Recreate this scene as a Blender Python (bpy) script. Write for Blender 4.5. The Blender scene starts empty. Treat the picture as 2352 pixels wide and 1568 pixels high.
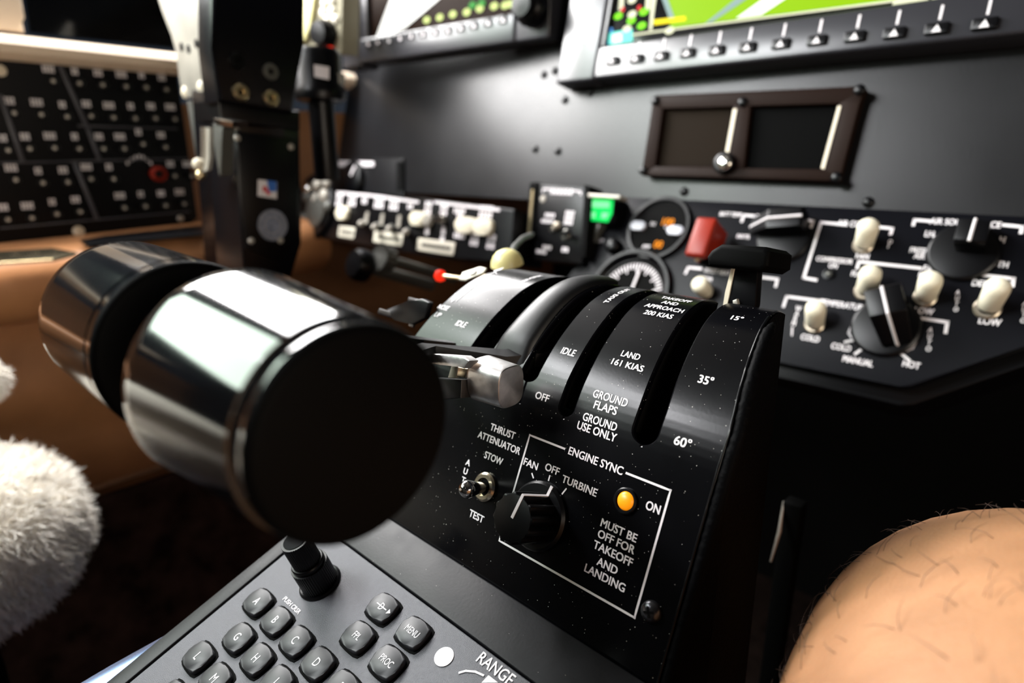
import bpy, bmesh, math, random
from mathutils import Vector, Matrix, noise
random.seed(7)
H = 0.80                                   # camera height above the cockpit floor
FPX, CX, CY = 1440.0, 1176.0, 784.0        # focal length and centre for the 2352 x 1568 frame
PIT, YAW = math.radians(16.2), math.radians(43.7)
sc = bpy.context.scene
COL = sc.collection
# ---------------------------------------------------------------- camera
cam_d = bpy.data.cameras.new('camera'); cam = bpy.data.objects.new('camera', cam_d); COL.objects.link(cam)
cam.location = (0, 0, H); cam.rotation_euler = (math.pi/2 - PIT, 0, YAW)
cam_d.sensor_width = 36; cam_d.lens = 36*FPX/2352; cam_d.clip_start = 0.01; cam_d.clip_end = 50
cam_d.dof.use_dof = True; cam_d.dof.focus_distance = 0.235; cam_d.dof.aperture_fstop = 6.8
cam_d.dof.aperture_blades = 0
sc.camera = cam
# ---------------------------------------------------------------- world, daylight through the cockpit windows, one unseen overhead lamp
w = bpy.data.worlds.new('world'); sc.world = w; w.use_nodes = True
w.node_tree.nodes['Background'].inputs[0].default_value = (.55, .68, .9, 1)
w.node_tree.nodes['Background'].inputs[1].default_value = 0.04
def area(name, loc, aim, sx, sy, power, col=(1, 1, 1)):
    l = bpy.data.lights.new(name, 'AREA'); l.shape = 'RECTANGLE'; l.size = sx; l.size_y = sy
    l.energy = power; l.color = col
    o = bpy.data.objects.new(name, l); COL.objects.link(o); o.location = loc
    o.rotation_euler = (Vector(aim)-Vector(loc)).to_track_quat('-Z', 'Y').to_euler()
    return o
area('side_window_light_front', (-.90, .42, H+.43), (0, .42, H+.33), .66, .36, 34, (1, .98, .97))
area('side_window_light_left', (-.90, -.40, H+.43), (0, -.40, H+.33), .78, .36, 11, (.84, 1, .86))
area('unseen_overhead_light', (-.80, -.50, H+.74), (-.1, .18, H-.05), .60, .26, 34, (.97, .97, 1))  # unseen lamp high aft-left, placed for the sheen on the quadrant cover
area('side_window_light_right', (.70, -.06, H+.02), (0, .26, H-.18), .40, .3, 5.5, (1, .90, .76))
vs = sc.view_settings
vs.view_transform = 'Standard'; vs.look = 'None'; vs.gamma = 1; vs.use_curve_mapping = False; vs.exposure = 0.0
# ---------------------------------------------------------------- materials
def M(name, col, rough=.5, metal=0, spec=.5, bump=0, bscale=400, dust=0, dscale=260, emit=None, estr=1, coat=0, mottle=0, mscale=40, trans=0, sss=0):
    m = bpy.data.materials.new(name); m.use_nodes = True; nt = m.node_tree; b = nt.nodes['Principled BSDF']
    N = nt.nodes.new; Lk = nt.links.new
    b.inputs['Base Color'].default_value = (*col, 1); b.inputs['Roughness'].default_value = rough
    b.inputs['Metallic'].default_value = metal; b.inputs['Specular IOR Level'].default_value = spec
    if coat: b.inputs['Coat Weight'].default_value = coat; b.inputs['Coat Roughness'].default_value = .05
    if trans: b.inputs['Transmission Weight'].default_value = trans
    if sss: b.inputs['Subsurface Weight'].default_value = sss; b.inputs['Subsurface Radius'].default_value = (.01, .004, .002)
    if emit: b.inputs['Emission Color'].default_value = (*emit, 1); b.inputs['Emission Strength'].default_value = estr
    if bump or dust or mottle: tc = N('ShaderNodeTexCoord')
    last = None
    if mottle:
        n = N('ShaderNodeTexNoise'); n.inputs['Scale'].default_value = mscale; n.inputs['Detail'].default_value = 6
        Lk(tc.outputs['Object'], n.inputs['Vector'])
        r = N('ShaderNodeValToRGB'); r.color_ramp.elements[0].position = .3; r.color_ramp.elements[1].position = .72
        r.color_ramp.elements[0].color = (*[c*(1-mottle) for c in col], 1); r.color_ramp.elements[1].color = (*[min(1, c*(1+mottle)) for c in col], 1)
        Lk(n.outputs['Fac'], r.inputs['Fac']); Lk(r.outputs['Color'], b.inputs['Base Color']); last = r.outputs['Color']
        mr = N('ShaderNodeMapRange'); mr.inputs['To Min'].default_value = max(0, rough*.8); mr.inputs['To Max'].default_value = min(1, rough*1.25)
        Lk(n.outputs['Fac'], mr.inputs['Value']); Lk(mr.outputs['Result'], b.inputs['Roughness'])
    if dust:                                # specks of settled dust
        v = N('ShaderNodeTexVoronoi'); v.inputs['Scale'].default_value = dscale
        Lk(tc.outputs['Object'], v.inputs['Vector'])
        sep = N('ShaderNodeSeparateColor'); Lk(v.outputs['Color'], sep.inputs['Color'])
        cm = N('ShaderNodeMath'); cm.operation = 'LESS_THAN'
        mu = N('ShaderNodeMath'); mu.operation = 'MULTIPLY_ADD'
        Lk(sep.outputs['Red'], mu.inputs[0]); mu.inputs[1].default_value = .26; mu.inputs[2].default_value = -.26*(1-dust)
        Lk(v.outputs['Distance'], cm.inputs[0]); Lk(mu.outputs[0], cm.inputs[1])
        mx = N('ShaderNodeMix'); mx.data_type = 'RGBA'; mx.inputs['B'].default_value = (.45, .43, .4, 1)
        mx.inputs['A'].default_value = (*col, 1)
        if last: Lk(last, mx.inputs['A'])
        Lk(cm.outputs[0], mx.inputs['Factor']); Lk(mx.outputs['Result'], b.inputs['Base Color'])
    if bump:
        n2 = N('ShaderNodeTexNoise'); n2.inputs['Scale'].default_value = bscale; n2.inputs['Detail'].default_value = 4
        Lk(tc.outputs['Object'], n2.inputs['Vector'])
        bp = N('ShaderNodeBump'); bp.inputs['Strength'].default_value = bump; bp.inputs['Distance'].default_value = .0006
        Lk(n2.outputs['Fac'], bp.inputs['Height']); Lk(bp.outputs['Normal'], b.inputs['Normal'])
    return m
m_quad = M('satin black paint', (.0012, .0012, .0018), .23, spec=.19, bump=.02, bscale=900, dust=.5, dscale=760, mottle=.2, mscale=25)
m_side = M('black side leather', (.0012, .0012, .0015), .6, spec=.03, bump=.5, bscale=650)
m_void = M('unlit black', (.002, .002, .002), .9, spec=.1)
m_plast = M('black plastic', (.0014, .0014, .0020), .33, spec=.22)
m_gloss = M('polished black plastic', (.003, .003, .0035), .09, spec=.60, mottle=.3, mscale=30)
m_cap = M('black end cap', (.0010, .0010, .0010), .6, spec=.04)
m_boot = M('black rubber', (.0025, .0025, .003), .42, spec=.32, mottle=.3, mscale=60, dust=.05)
m_face = M('textured charcoal faceplate', (.075, .076, .088), .42, spec=.5, bump=.5, bscale=3500, dust=.16, dscale=700, mottle=.12, mscale=500)
m_bez = M('dusty black rubber bezel', (.0055, .0055, .007), .46, spec=.22, bump=.10, bscale=900, dust=.26, dscale=600, mottle=.5, mscale=70)
m_key = M('charcoal rubber key', (.016, .0165, .0195), .45, spec=.38, dust=.18, dscale=800, mottle=.25, mscale=200)
m_print = M('white print', (.78, .74, .76), .6, spec=.2)
m_chrome = M('worn chrome', (.60, .585, .575), .34, 1, bump=.15, bscale=300, mottle=.35, mscale=120)
m_bright = M('bright steel', (.75, .73, .68), .15, 1)
m_brass = M('cadmium plated ring', (.62, .50, .30), .3, 1)
m_nut = M('dull nickel nut', (.38, .33, .26), .35, 1)
m_amber = M('amber lens', (.95, .33, .01), .35, emit=(1, .30, .0), estr=.55)
m_panel = M('charcoal crinkle panel', (.008, .008, .009), .32, spec=.34, bump=.12, bscale=500, mottle=.12, mscale=12)
m_switchp = M('dark slate switch panel', (.0032, .0034, .0052), .38, spec=.13, bump=.2, bscale=900, dust=.03)
m_bezel = M('display bezel', (.022, .022, .027), .30, spec=.60)
m_cream = M('ivory toggle sleeve', (.80, .74, .58), .4, spec=.4)
m_brown = M('brown smoked plastic', (.014, .0075, .0055), .5, spec=.05)
m_brownd = M('smoked window', (.010, .006, .003), .6, spec=.03)
m_red = M('red guard plastic', (.24, .016, .006), .35, spec=.22)
m_edge = M('ivory parts and painted edge light', (.70, .62, .48), .5)
m_leather = M('tan leather', (.52, .235, .10), .42, spec=.45, bump=.5, bscale=350, mottle=.15, mscale=18)
m_tan_d = M('tan wall vinyl', (.24, .11, .045), .5, bump=.4, bscale=300, mottle=.15, mscale=14)
m_carpet = M('dark brown carpet', (.012, .0075, .006), .95, spec=.05, bump=1, bscale=120, mottle=.5, mscale=45)
m_cream_w = M('cream trim', (.75, .62, .48), .5)
m_lin = M('headliner', (.05, .045, .04), .8)
m_alu = M('painted light metal', (.42, .39, .34), .42, spec=.5, metal=.3, mottle=.15, mscale=30)
m_alud = M('grey metal', (.10, .10, .09), .4, spec=.5, metal=.4)
m_col = M('black column enamel', (.002, .002, .003), .25, spec=.3)
m_wool = M('white sheepskin', (.92, .87, .80), .95, spec=.1)
m_wool2 = M('sheepskin pile base', (.85, .76, .66), .95, spec=.05, mottle=.25, mscale=90)
m_skin = M('skin', (.34, .165, .078), .48, spec=.4, bump=.5, bscale=700, mottle=.12, mscale=55, sss=.15)
m_hair = M('dark leg hair', (.05, .025, .015), .6)
m_cloth = M('dark shorts cloth', (.02, .022, .03), .9, bump=.5, bscale=500)
m_placard = M('cream placard', (.62, .58, .48), .6)
m_cbp = M('breaker panel black', (.0028, .0028, .0035), .4, spec=.14)
m_cbl = M('grey dividing strip', (.045, .045, .055), .4)
m_blue = M('blue print', (.03, .14, .5), .4); m_redp = M('red print', (.6, .03, .05), .4)
m_seal = M('silver blue seal', (.22, .25, .33), .35, metal=.3, mottle=.4, mscale=400)
m_yel = M('pale yellow edge', (.62, .58, .28), .5)
m_dome = M('pale yellow dome', (.75, .66, .30), .35)
def E(name, col, s=1.): return M(name, tuple(c*.2 for c in col), .5, spec=.05, emit=col, estr=s)
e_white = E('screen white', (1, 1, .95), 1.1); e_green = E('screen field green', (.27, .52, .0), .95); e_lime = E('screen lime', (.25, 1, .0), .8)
e_cyan = E('screen cyan', (.20, .95, .80), .85); e_violet = E('screen violet', (.06, .04, .35), .8); e_yellow = E('screen yellow', (1, .80, .0), 1)
e_line = E('screen cream line', (.85, .85, .6), .9); e_slate = E('screen slate line', (.28, .40, .38), .9); e_red = E('screen red', (.8, .02, .02), .8)
e_orange = E('orange digits', (1, .30, .0), 1.0); e_gsign = E('green annunciator', (.0, .80, .12), 1.0); e_gtxt = E('green annunciator text', (.25, 1, .40), 1.0)
e_redlamp = E('red lamp', (1, .03, .01), 1.0); e_ylwg = E('screen yellow green', (.65, .78, .25), .8); e_blue = E('screen blue', (.10, .35, .85), .8); e_dgreen = E('screen dark green', (.02, .28, .02), .8)
m_scr = M('screen glass', (.002, .002, .002), .08, spec=.5)
m_scrb = M('screen glass brown', (.008, .003, .001), .35, spec=.02)
# ---------------------------------------------------------------- geometry helpers
CO = Vector((0, 0, H)); UP = Vector((0, 0, 1)); RI = Vector((math.cos(YAW), math.sin(YAW), 0)); HD = Vector((-math.sin(YAW), math.cos(YAW), 0))
FW = math.cos(PIT)*HD - math.sin(PIT)*UP; DN = -(math.cos(PIT)*UP + math.sin(PIT)*HD)
def ray(x, y): return (RI*(x-CX) + DN*(y-CY) + FW*FPX)/FPX
def at(x, y, d): return CO + ray(x, y)*d
class Fr:                                   # a flat face of the cockpit: origin, two axes in the face, normal
    def __init__(s, o, u, v):
        s.o = Vector(o); s.u = Vector(u).normalized(); s.n = s.u.cross(Vector(v)).normalized(); s.v = s.n.cross(s.u)
    def hit(s, x, y, w=0):
        r = ray(x, y); t = ((s.o + s.n*w - CO).dot(s.n))/r.dot(s.n); return CO + r*t
    def uv(s, x, y, w=0):
        p = s.hit(x, y, w) - s.o; return (p.dot(s.u), p.dot(s.v))
    def W(s, a, b, c=0): return s.o + s.u*a + s.v*b + s.n*c
    def mat(s, a, b, c=0, rot=0):
        m = Matrix((( *s.u, 0), (*s.v, 0), (*s.n, 0), (0, 0, 0, 1))).transposed()
        m = Matrix.Translation(s.W(a, b, c)) @ m
        return m @ Matrix.Rotation(rot, 4, 'Z')
    def pm(s, x, y, w=0, rot=0):
        a, b = s.uv(x, y, w); return s.mat(a, b, w, rot)
def elev(o, el):
    e = math.radians(el); return Fr(o, (1, 0, 0), (0, math.cos(e), math.sin(e)))
class MB:
    def __init__(s): s.v = []; s.f = []; s.smooth = True
    def add(s, vs_, fs_, T=None):
        n = len(s.v)
        for q in vs_: s.v.append(tuple(T @ Vector(q)) if T else tuple(q))
        s.f += [tuple(i+n for i in f) for f in fs_]; return s
    def bm(s, bm, T=None):
        bm.verts.index_update(); s.add([v.co.copy() for v in bm.verts], [[v.index for v in f.verts] for f in bm.faces], T); bm.free(); return s
    def box(s, c, d, bev=0, seg=2, T=None):
        bm = bmesh.new(); bmesh.ops.create_cube(bm, size=1)
        for v in bm.verts: v.co = Vector((v.co.x*d[0]+c[0], v.co.y*d[1]+c[1], v.co.z*d[2]+c[2]))
        if bev: bmesh.ops.bevel(bm, geom=bm.edges[:], offset=bev, segments=seg, affect='EDGES', profile=.5)
        return s.bm(bm, T)
    def prism(s, pts, z0, z1, bev=0, seg=2, T=None):
        a = sum(pts[i-1][0]*pts[i][1]-pts[i][0]*pts[i-1][1] for i in range(len(pts)))
        if a < 0: pts = pts[::-1]
        bm = bmesh.new(); lo = [bm.verts.new((p[0], p[1], z0)) for p in pts]; hi = [bm.verts.new((p[0], p[1], z1)) for p in pts]
        n = len(pts); top = bm.faces.new(hi); bm.faces.new(lo[::-1])
        for i in range(n): bm.faces.new((lo[i-1], lo[i], hi[i], hi[i-1]))
        if bev: bmesh.ops.bevel(bm, geom=list(top.edges), offset=bev, segments=seg, affect='EDGES', profile=.5)
        return s.bm(bm, T)
    def lathe(s, prof, n=28, T=None):
        vs_, fs_ = [], []
        for r, z in prof:
            for k in range(n): t = 2*math.pi*k/n; vs_.append((r*math.cos(t), r*math.sin(t), z))
        for i in range(len(prof)-1):
            for k in range(n):
                a, b = i*n+k, i*n+(k+1) % n; fs_.append((a, b, b+n, a+n))
        fs_.append(tuple(range(n))[::-1]); fs_.append(tuple((len(prof)-1)*n+k for k in range(n)))
        return s.add(vs_, fs_, T)
    def tube(s, pts, r, n=8, T=None, flat=1):
        pts = [Vector(p) for p in pts]; vs_, fs_ = [], []; rr = r if isinstance(r, (list, tuple)) else [r]*len(pts)
        up = None
        for i, p in enumerate(pts):
            d = (pts[min(i+1, len(pts)-1)] - pts[max(i-1, 0)]).normalized()
            if up is None: up = d.orthogonal().normalized()
            up = (up - d*up.dot(d)).normalized(); sd = d.cross(up)
            for k in range(n): t = 2*math.pi*k/n; vs_.append(p + (up*math.cos(t) + sd*math.sin(t)*flat)*rr[i])
        for i in range(len(pts)-1):
            for k in range(n):
                a, b = i*n+k, i*n+(k+1) % n; fs_.append((a, b, b+n, a+n))
        fs_.append(tuple(range(n))[::-1]); fs_.append(tuple((len(pts)-1)*n+k for k in range(n)))
        return s.add(vs_, fs_, T)
    def mesh(s, name, mat, ang=32):
        me = bpy.data.meshes.new(name); me.from_pydata(s.v, [], s.f); me.materials.append(mat)
        me.polygons.foreach_set('use_smooth', [s.smooth]*len(me.polygons))
        if s.smooth: me.set_sharp_from_angle(angle=math.radians(ang))
        me.update(); return me
def obj(name, mb, mat=None, parent=None, T=None, ang=32, kind=None, label=None):
    me = mb.mesh(name, mat, ang) if isinstance(mb, MB) else mb
    o = bpy.data.objects.new(name, me); COL.objects.link(o)
    T = T or Matrix.Identity(4)
    if parent is not None:
        o.parent = parent; o.matrix_basis = PM[parent.name].inverted() @ T
    else: o.matrix_basis = T
    PM[o.name] = T.copy()
    if kind: o['kind'] = kind
    if label: o['label'] = label
    return o
PM = {}
def tag(o, label, cat, group=None):
    o['label'] = label; o['category'] = cat
    if group: o['group'] = group
    return o
def thing(name, label, cat, T, group=None):
    o = bpy.data.objects.new(name, None); COL.objects.link(o); o.empty_display_size = .01
    if not isinstance(T, Matrix): T = Matrix.Translation(T)
    o.matrix_basis = T; PM[o.name] = T.copy(); return tag(o, label, cat, group)
def wmat(p): return Matrix.Translation(Vector(p))
def rrect(w_, h_, r, n=4):
    P = []
    for cx, cy, a0 in ((w_/2-r, h_/2-r, 0), (-w_/2+r, h_/2-r, 90), (-w_/2+r, -h_/2+r, 180), (w_/2-r, -h_/2+r, 270)):
        for k in range(n+1): t = math.radians(a0+90*k/n); P.append((cx+r*math.cos(t), cy+r*math.sin(t)))
    return P
_tc = {}
def text2d(body, cap, xs=.8, off=.012, spacing=1.0, align='CENTER', line=1.0):
    key = (body, xs, off, spacing, align, line)
    if key not in _tc:
        c = bpy.data.curves.new('t', 'FONT'); c.body = body; c.align_x = align; c.resolution_u = 3
        c.space_character = spacing; c.space_line = line
        o = bpy.data.objects.new('t', c); COL.objects.link(o)
        me = bpy.data.meshes.new_from_object(o.evaluated_get(bpy.context.evaluated_depsgraph_get()))
        V0 = [v.co.copy() for v in me.vertices]; F0 = [tuple(p.vertices) for p in me.polygons]; V1, F1 = [], []
        for q, (dx, dy) in enumerate(((-1, -.5), (-1, .5), (1, -.5), (1, .5)) if off else ((0, 0),)):   # bold strokes
            F1 += [tuple(i+len(V1) for i in f) for f in F0]; V1 += [Vector((v.x+dx*off, v.y+dy*off, q*.002)) for v in V0]
        _tc[key] = (V1, F1)
        bpy.data.objects.remove(o); bpy.data.curves.remove(c); bpy.data.meshes.remove(me)
    V, F = _tc[key]; k = cap/.70
    if not V: return [], []
    y0 = min(v.y for v in V); y1 = max(v.y for v in V)
    return [(v.x*k*xs, (v.y-(y0+y1)/2)*k, v.z*k) for v in V], F
def lettering(fr, x, y, body, cap, parent, mat=None, rot=0, w=.0002, xs=.8, off=.012, spacing=1.0, line=1.0, name='lettering'):
    V, F = text2d(body, cap, xs, off, spacing, 'CENTER', line)
    mb = MB().add(V, F); mb.smooth = False
    return obj(name, mb, mat or m_print, parent, fr.pm(x, y, w, rot))
def strokes(fr, polylines, wid, parent, mat=None, w=.0002, name='printed_line', arrow=False):
    """white printed lines through pixels, mitre-free thin slabs in the face"""
    c = fr.uv(*polylines[0][0]); mb = MB(); mb.smooth = False
    for pl in polylines:
        pts = [fr.uv(*p) for p in pl]; pts = [Vector((p[0]-c[0], p[1]-c[1])) for p in pts]
        for i in range(len(pts)-1):
            a, b = pts[i], pts[i+1]; d = (b-a).normalized(); n = Vector((-d.y, d.x))*wid/2; a2 = a - d*wid/2; b2 = b + d*wid/2
            mb.prism([a2+n, a2-n, b2-n, b2+n], 0, .00008)
    return obj(name, mb, mat or m_print, parent, fr.mat(c[0], c[1], w))
def pxpoly(fr, pts, w=0):
    """pixel outline -> local outline about its own centre, and the matrix placing it"""
    P = [fr.uv(x, y, w) for x, y in pts]; cx = sum(p[0] for p in P)/len(P); cy = sum(p[1] for p in P)/len(P)
    return [(p[0]-cx, p[1]-cy) for p in P], fr.mat(cx, cy, 0)
def slab(name, fr, pts, w0, w1, mat, parent, bev=0, label=None, kind=None, seg=2):
    P, T = pxpoly(fr, pts, w1)
    return obj(name, MB().prism(P, w0, w1, bev, seg), mat, parent, T, label=label, kind=kind)
# ---------------------------------------------------------------- the main faces of the cockpit
KY = elev(at(591, 1380, .27), 20)                       # keypad face
EDGE = KY.hit(887, 1181)
QF = elev(EDGE, 66)                                     # aft face of the quadrant
PN = elev(at(1700, 115, .56), 76)                       # instrument panel
JN = PN.hit(1430, 452)
SW = elev(JN, 60)                                       # right switch panel
LX = -.92
WL = Fr((LX, .2, H), (0, 1, 0), (0, 0, 1))              # left side wall, facing +X
def onwall(x, y, w=0): return WL.hit(x, y, w)
# ---------------------------------------------------------------- setting: floor, walls, ceiling, trim
def sbox(name, c, d, mat, bev=0):
    o = obj(name, MB().box((0, 0, 0), d, bev), mat, None, wmat(c)); o['kind'] = 'structure'; return o
sbox('floor', (-.1, -.05, -.02), (1.9, 2.5, .04), m_carpet)
wall_left = sbox('wall_left', (LX-.03, -.1, .42), (.06, 2.4, .90), m_tan_d)
sbox('wall_right', (.76, -.1, .45), (.06, 2.4, .90), m_tan_d)
sbox('wall_rear', (-.1, -1.25, .75), (1.9, .05, 1.5), m_lin)
sbox('wall_front', (-.1, 1.15, .35), (1.9, .05, .75), m_void)
sbox('ceiling', (-.1, -.35, 1.56), (1.9, 1.8, .05), m_lin)
# ---------------------------------------------------------------- throttle quadrant
SV0, SR1, SA1, SR2 = .0708, .084, 35.34, .0397
def _prof():
    P = [(EDGE.y - .010*math.cos(math.radians(66)), EDGE.z - .010*math.sin(math.radians(66)), 66.)]; S = [-.010]
    e = math.radians(66); y = EDGE.y + SV0*math.cos(e); z = EDGE.z + SV0*math.sin(e)
    P.append((y, z, 66.)); S.append(SV0); a = 66.; s_ = SV0
    while a > -22:
        st = 2.; r = SR1 if a > SA1 else SR2; m_ = math.radians(a-st/2); L = r*math.radians(st)
        y += L*math.cos(m_); z += L*math.sin(m_); a -= st; s_ += L; P.append((y, z, a)); S.append(s_)
    return P, S
QP, QS = _prof()
XC = -.125
def taper(s_): return 1-.16*max(0, min(1.25, (s_-.085)/.055))
def QM(X, s_, h=0):
    """point on the curved quadrant cover: X across, s along the profile, h above it"""
    i = 0
    while i < len(QS)-2 and QS[i+1] < s_: i += 1
    t = (s_-QS[i])/(QS[i+1]-QS[i]); y = QP[i][0]+(QP[i+1][0]-QP[i][0])*t; z = QP[i][1]+(QP[i+1][1]-QP[i][1])*t
    a = math.radians(QP[i][2]+(QP[i+1][2]-QP[i][2])*t); X = XC+(X-XC)*taper(s_)
    return Vector((X, y - math.sin(a)*h, z + math.cos(a)*h))
def QH(x, y):
    """pixel -> (X, s) on the cover"""
    r = ray(x, y); best = None
    for i in range(len(QP)-1):
        ay, az = QP[i][0], QP[i][1]-H; dy, dz = QP[i+1][0]-ay, QP[i+1][1]-H-az
        den = r.y*dz - r.z*dy; t = (ay*dz-az*dy)/den
        u = ((t*r.y-ay)*dy + (t*r.z-az)*dz)/(dy*dy+dz*dz)
        if -1e-5 <= u <= 1+1e-5 and t > 0 and (best is None or t < best[0]): best = (t, t*r.x, QS[i]+u*(QS[i+1]-QS[i]))
    return XC+(best[1]-XC)/taper(best[2]), best[2]
XL, XR = -.2425, -.0775
# slots: (left X, right X, s of the rounded aft end)
SLOTS = [(-.2030, -.1905, .080), (-.1690, -.1605, .080), (-.1450, -.1380, .0715), (-.1113, -.1014, .0712)]
quad = thing('throttle_quadrant', 'black curved throttle quadrant housing with white lettering and long lever slots', 'control panel', (-.16, EDGE.y, EDGE.z-.06))
def half(sl, s_):
    r = (sl[1]-sl[0])/2; d = s_-(sl[2]+r*1.0)
    if d >= 0: return r
    return math.sqrt(max(0, r*r-d*d)) if d > -r else 0
SEND = QS[-1]
srow = sorted(set([-.010, 0, .02, .04, .06] + [round(.069+.0004*k, 5) for k in range(48)] + [round(.0885+.0025*k, 5) for k in range(int((SEND-.0885)/.0025)+1)] + [SEND]))
cover = MB()
bands = [(None, 0), (0, 1), (1, 2), (2, 3), (3, None)]
for bi, (la, rb) in enumerate(bands):
    V, F = [], []
    for s_ in srow:
        xl = XL if la is None else (SLOTS[la][0]+SLOTS[la][1])/2 + half(SLOTS[la], s_)
        xr = XR if rb is None else (SLOTS[rb][0]+SLOTS[rb][1])/2 - half(SLOTS[rb], s_)
        c = .0006
        for X, h in ((xl, -.0025), (xl, -c*.7), (xl+c, 0), (xr-c, 0), (xr, -c*.7), (xr, -.0025)):
            flat = (s_ < .0705)
            V.append(QM(X, s_, 0 if (flat and h > -.002) else h))
    n = len(srow)
    for i in range(n-1):
        for k in range(5):
            a = i*6+k; F.append((a, a+1, a+7, a+6))
    cover.add([v - PM[quad.name].translation for v in V], F)
obj('cover_plate', cover, m_quad, quad, PM[quad.name].copy(), ang=25)
inner = MB()
V, F = [], []
for s_ in srow[::2]+[SEND]:
    V += [QM(XL+.002, s_, -.014), QM(XR-.002, s_, -.014)]
for i in range(len(V)//2-1): F.append((2*i, 2*i+1, 2*i+3, 2*i+2))
for sl in SLOTS:                                        # side walls that hang below the slot edges
    for X in (sl[0], sl[1]):
        b = len(V); rows = [s_ for s_ in srow if s_ > sl[2]+.003]
        for s_ in rows: V += [QM(X, s_, -.0025), QM(X, s_, -.014)]
        for i in range(len(rows)-1): F.append((b+2*i, b+2*i+1, b+2*i+3, b+2*i+2))
inner.add(V, F); obj('slot_interior', inner, m_void, quad)
# body sides (right cheek in black leather, left cheek plain)
for nm, X, mt in (('side_panel', XR, m_side), ('side_panel', XL, m_plast)):
    sg = .0005 if X == XR else -.0005; V = [(X+sg, EDGE.y-.02, EDGE.z-.01), (X+sg, EDGE.y-.02, .12)]
    for s_ in srow: p = QM(X, s_, -.0006); V += [(p.x+sg, p.y, p.z), (X+sg, p.y, .12)]
    n = len(V)//2; F = [(2*i, 2*i+1, 2*i+3, 2*i+2) for i in range(n-1)]
    V0 = Vector(V[0]); obj(nm, MB().add([Vector(v)-V0 for v in V], F), mt, quad, wmat(V0))
# rolled, stitched leather edge down the right side
pts = [QM(XR+.0022, s_, -.0012) for s_ in [(-.010)+.0012*k for k in range(int((.134+.010)/.0012))]]
mb = MB(); rr = [.0022*(1+.03*math.sin(i*1.9)+.05*random.uniform(-1, 1))*min(1, (len(pts)-i)/8+.2) for i in range(len(pts))]
mb.tube([p-PM[quad.name].translation for p in pts], rr, 10); obj('leather_piping', mb, m_side, quad, PM[quad.name].copy(), ang=60)
pts = [QM(XR-.0004, s_, .0002) for s_ in [0+.003*k for k in range(int(.14/.003))]]
obj('edge_bead', MB().tube([p-PM[quad.name].translation for p in pts], .00045, 6), m_plast, quad, PM[quad.name].copy(), ang=60)
def qtext(x, y, body, cap, xs=1.0, rot=0, off=.026, line=1.0, spacing=1.0, XS=None):
    X0, s0 = XS or QH(x, y); V, F = text2d(body, cap, xs, off, spacing, 'CENTER', line)
    bm = bmesh.new(); vv = [bm.verts.new(v) for v in V]
    for f in F:
        try: bm.faces.new([vv[i] for i in f])
        except ValueError: pass
    if s0 > .085: bmesh.ops.subdivide_edges(bm, edges=[e for e in bm.edges if e.calc_length() > .0008], cuts=1)
    c, s1 = math.cos(rot), math.sin(rot); base = QM(X0, s0)
    P = [QM(X0+v.co.x*c-v.co.y*s1, s0+v.co.x*s1+v.co.y*c, .00018+v.co.z)-base for v in bm.verts]
    bm.verts.index_update(); F = [[v.index for v in f.verts] for f in bm.faces]; bm.free()
    mb = MB().add(P, F); mb.smooth = False
    return obj('lettering', mb, m_print, quad, wmat(base))
def qline(pairs, wid, name='printed_line', px=True):
    pts = [QH(*p) for p in pairs] if px else pairs; base = QM(*pts[0]); V, F = [], []
    dense = []
    for i in range(len(pts)-1):
        a, b = Vector(pts[i]), Vector(pts[i+1]); k = max(1, int((b-a).length/.0025))
        dense += [a.lerp(b, j/k) for j in range(k)]
    dense.append(Vector(pts[-1]))
    for i, p in enumerate(dense):
        d = (dense[min(i+1, len(dense)-1)]-dense[max(0, i-1)]).normalized(); n = Vector((-d.y, d.x))*wid/2
        V += [QM(p.x+n.x, p.y+n.y, .00018)-base, QM(p.x-n.x, p.y-n.y, .00018)-base]
    for i in range(len(dense)-1): F.append((2*i, 2*i+1, 2*i+3, 2*i+2))
    mb = MB().add(V, F); mb.smooth = False; return obj(name, mb, m_print, quad, wmat(base))
C1 = .0029
qtext(1306, 808, 'IDLE', C1, xs=0.9); qtext(1246, 911, 'OFF', C1); qtext(1060, 744, 'IDLE', C1, xs=0.9)
qtext(1019, 706, 'NOSE', C1*.9, xs=0.85); qtext(1006, 723, 'UP', C1*.9)
qtext(1449, 816, 'LAND', C1*.88, xs=.90); qtext(1440, 838, '161 KIAS', C1*.88, xs=1.1)
qtext(1402, 914, 'GROUND', C1*1.05, xs=0.81); qtext(1391, 936, 'FLAPS', C1*1.05, xs=0.94)
qtext(1378, 968, 'GROUND', C1*1.05, xs=0.81); qtext(1370, 990, 'USE ONLY', C1*1.05, xs=0.88)
for k, tline in enumerate(('TAKEOFF', 'AND', 'APPROACH', '200 KIAS')):
    X0, s0 = QH(1533, 702); qtext(0, 0, tline, C1*.9, XS=(X0, s0+(1.5-k)*.0046))
qtext(1692, 731, '15\u00b0', C1*1.0, xs=1.05); qtext(1622, 873, '35\u00b0', C1*1.05, xs=1.0); qtext(1569, 1015, '60\u00b0', C1*1.08, xs=1.05)
X0, s0 = QH(1205, 640); qtext(0, 0, 'REVERSE', C1*.85, rot=math.pi/2, xs=.8, XS=(X0+.003, s0+.002)); X0, s0 = QH(1415, 678); qtext(0, 0, 'TAXI OUT', C1*.85, rot=math.pi/2, XS=(X0, s0+.001))
qtext(1155, 990, 'THRUST', C1, xs=0.93); qtext(1146, 1016, 'ATTENUATOR', C1, xs=0.9); qtext(1134, 1052, 'STOW', C1, xs=0.87); qtext(1095, 1185, 'TEST', C1, xs=0.95)
for (x, y), ch in zip(((1076, 1062), (1070, 1082), (1065, 1102), (1060, 1122)), 'AUTO'): qtext(x, y, ch, C1*.9)
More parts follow.
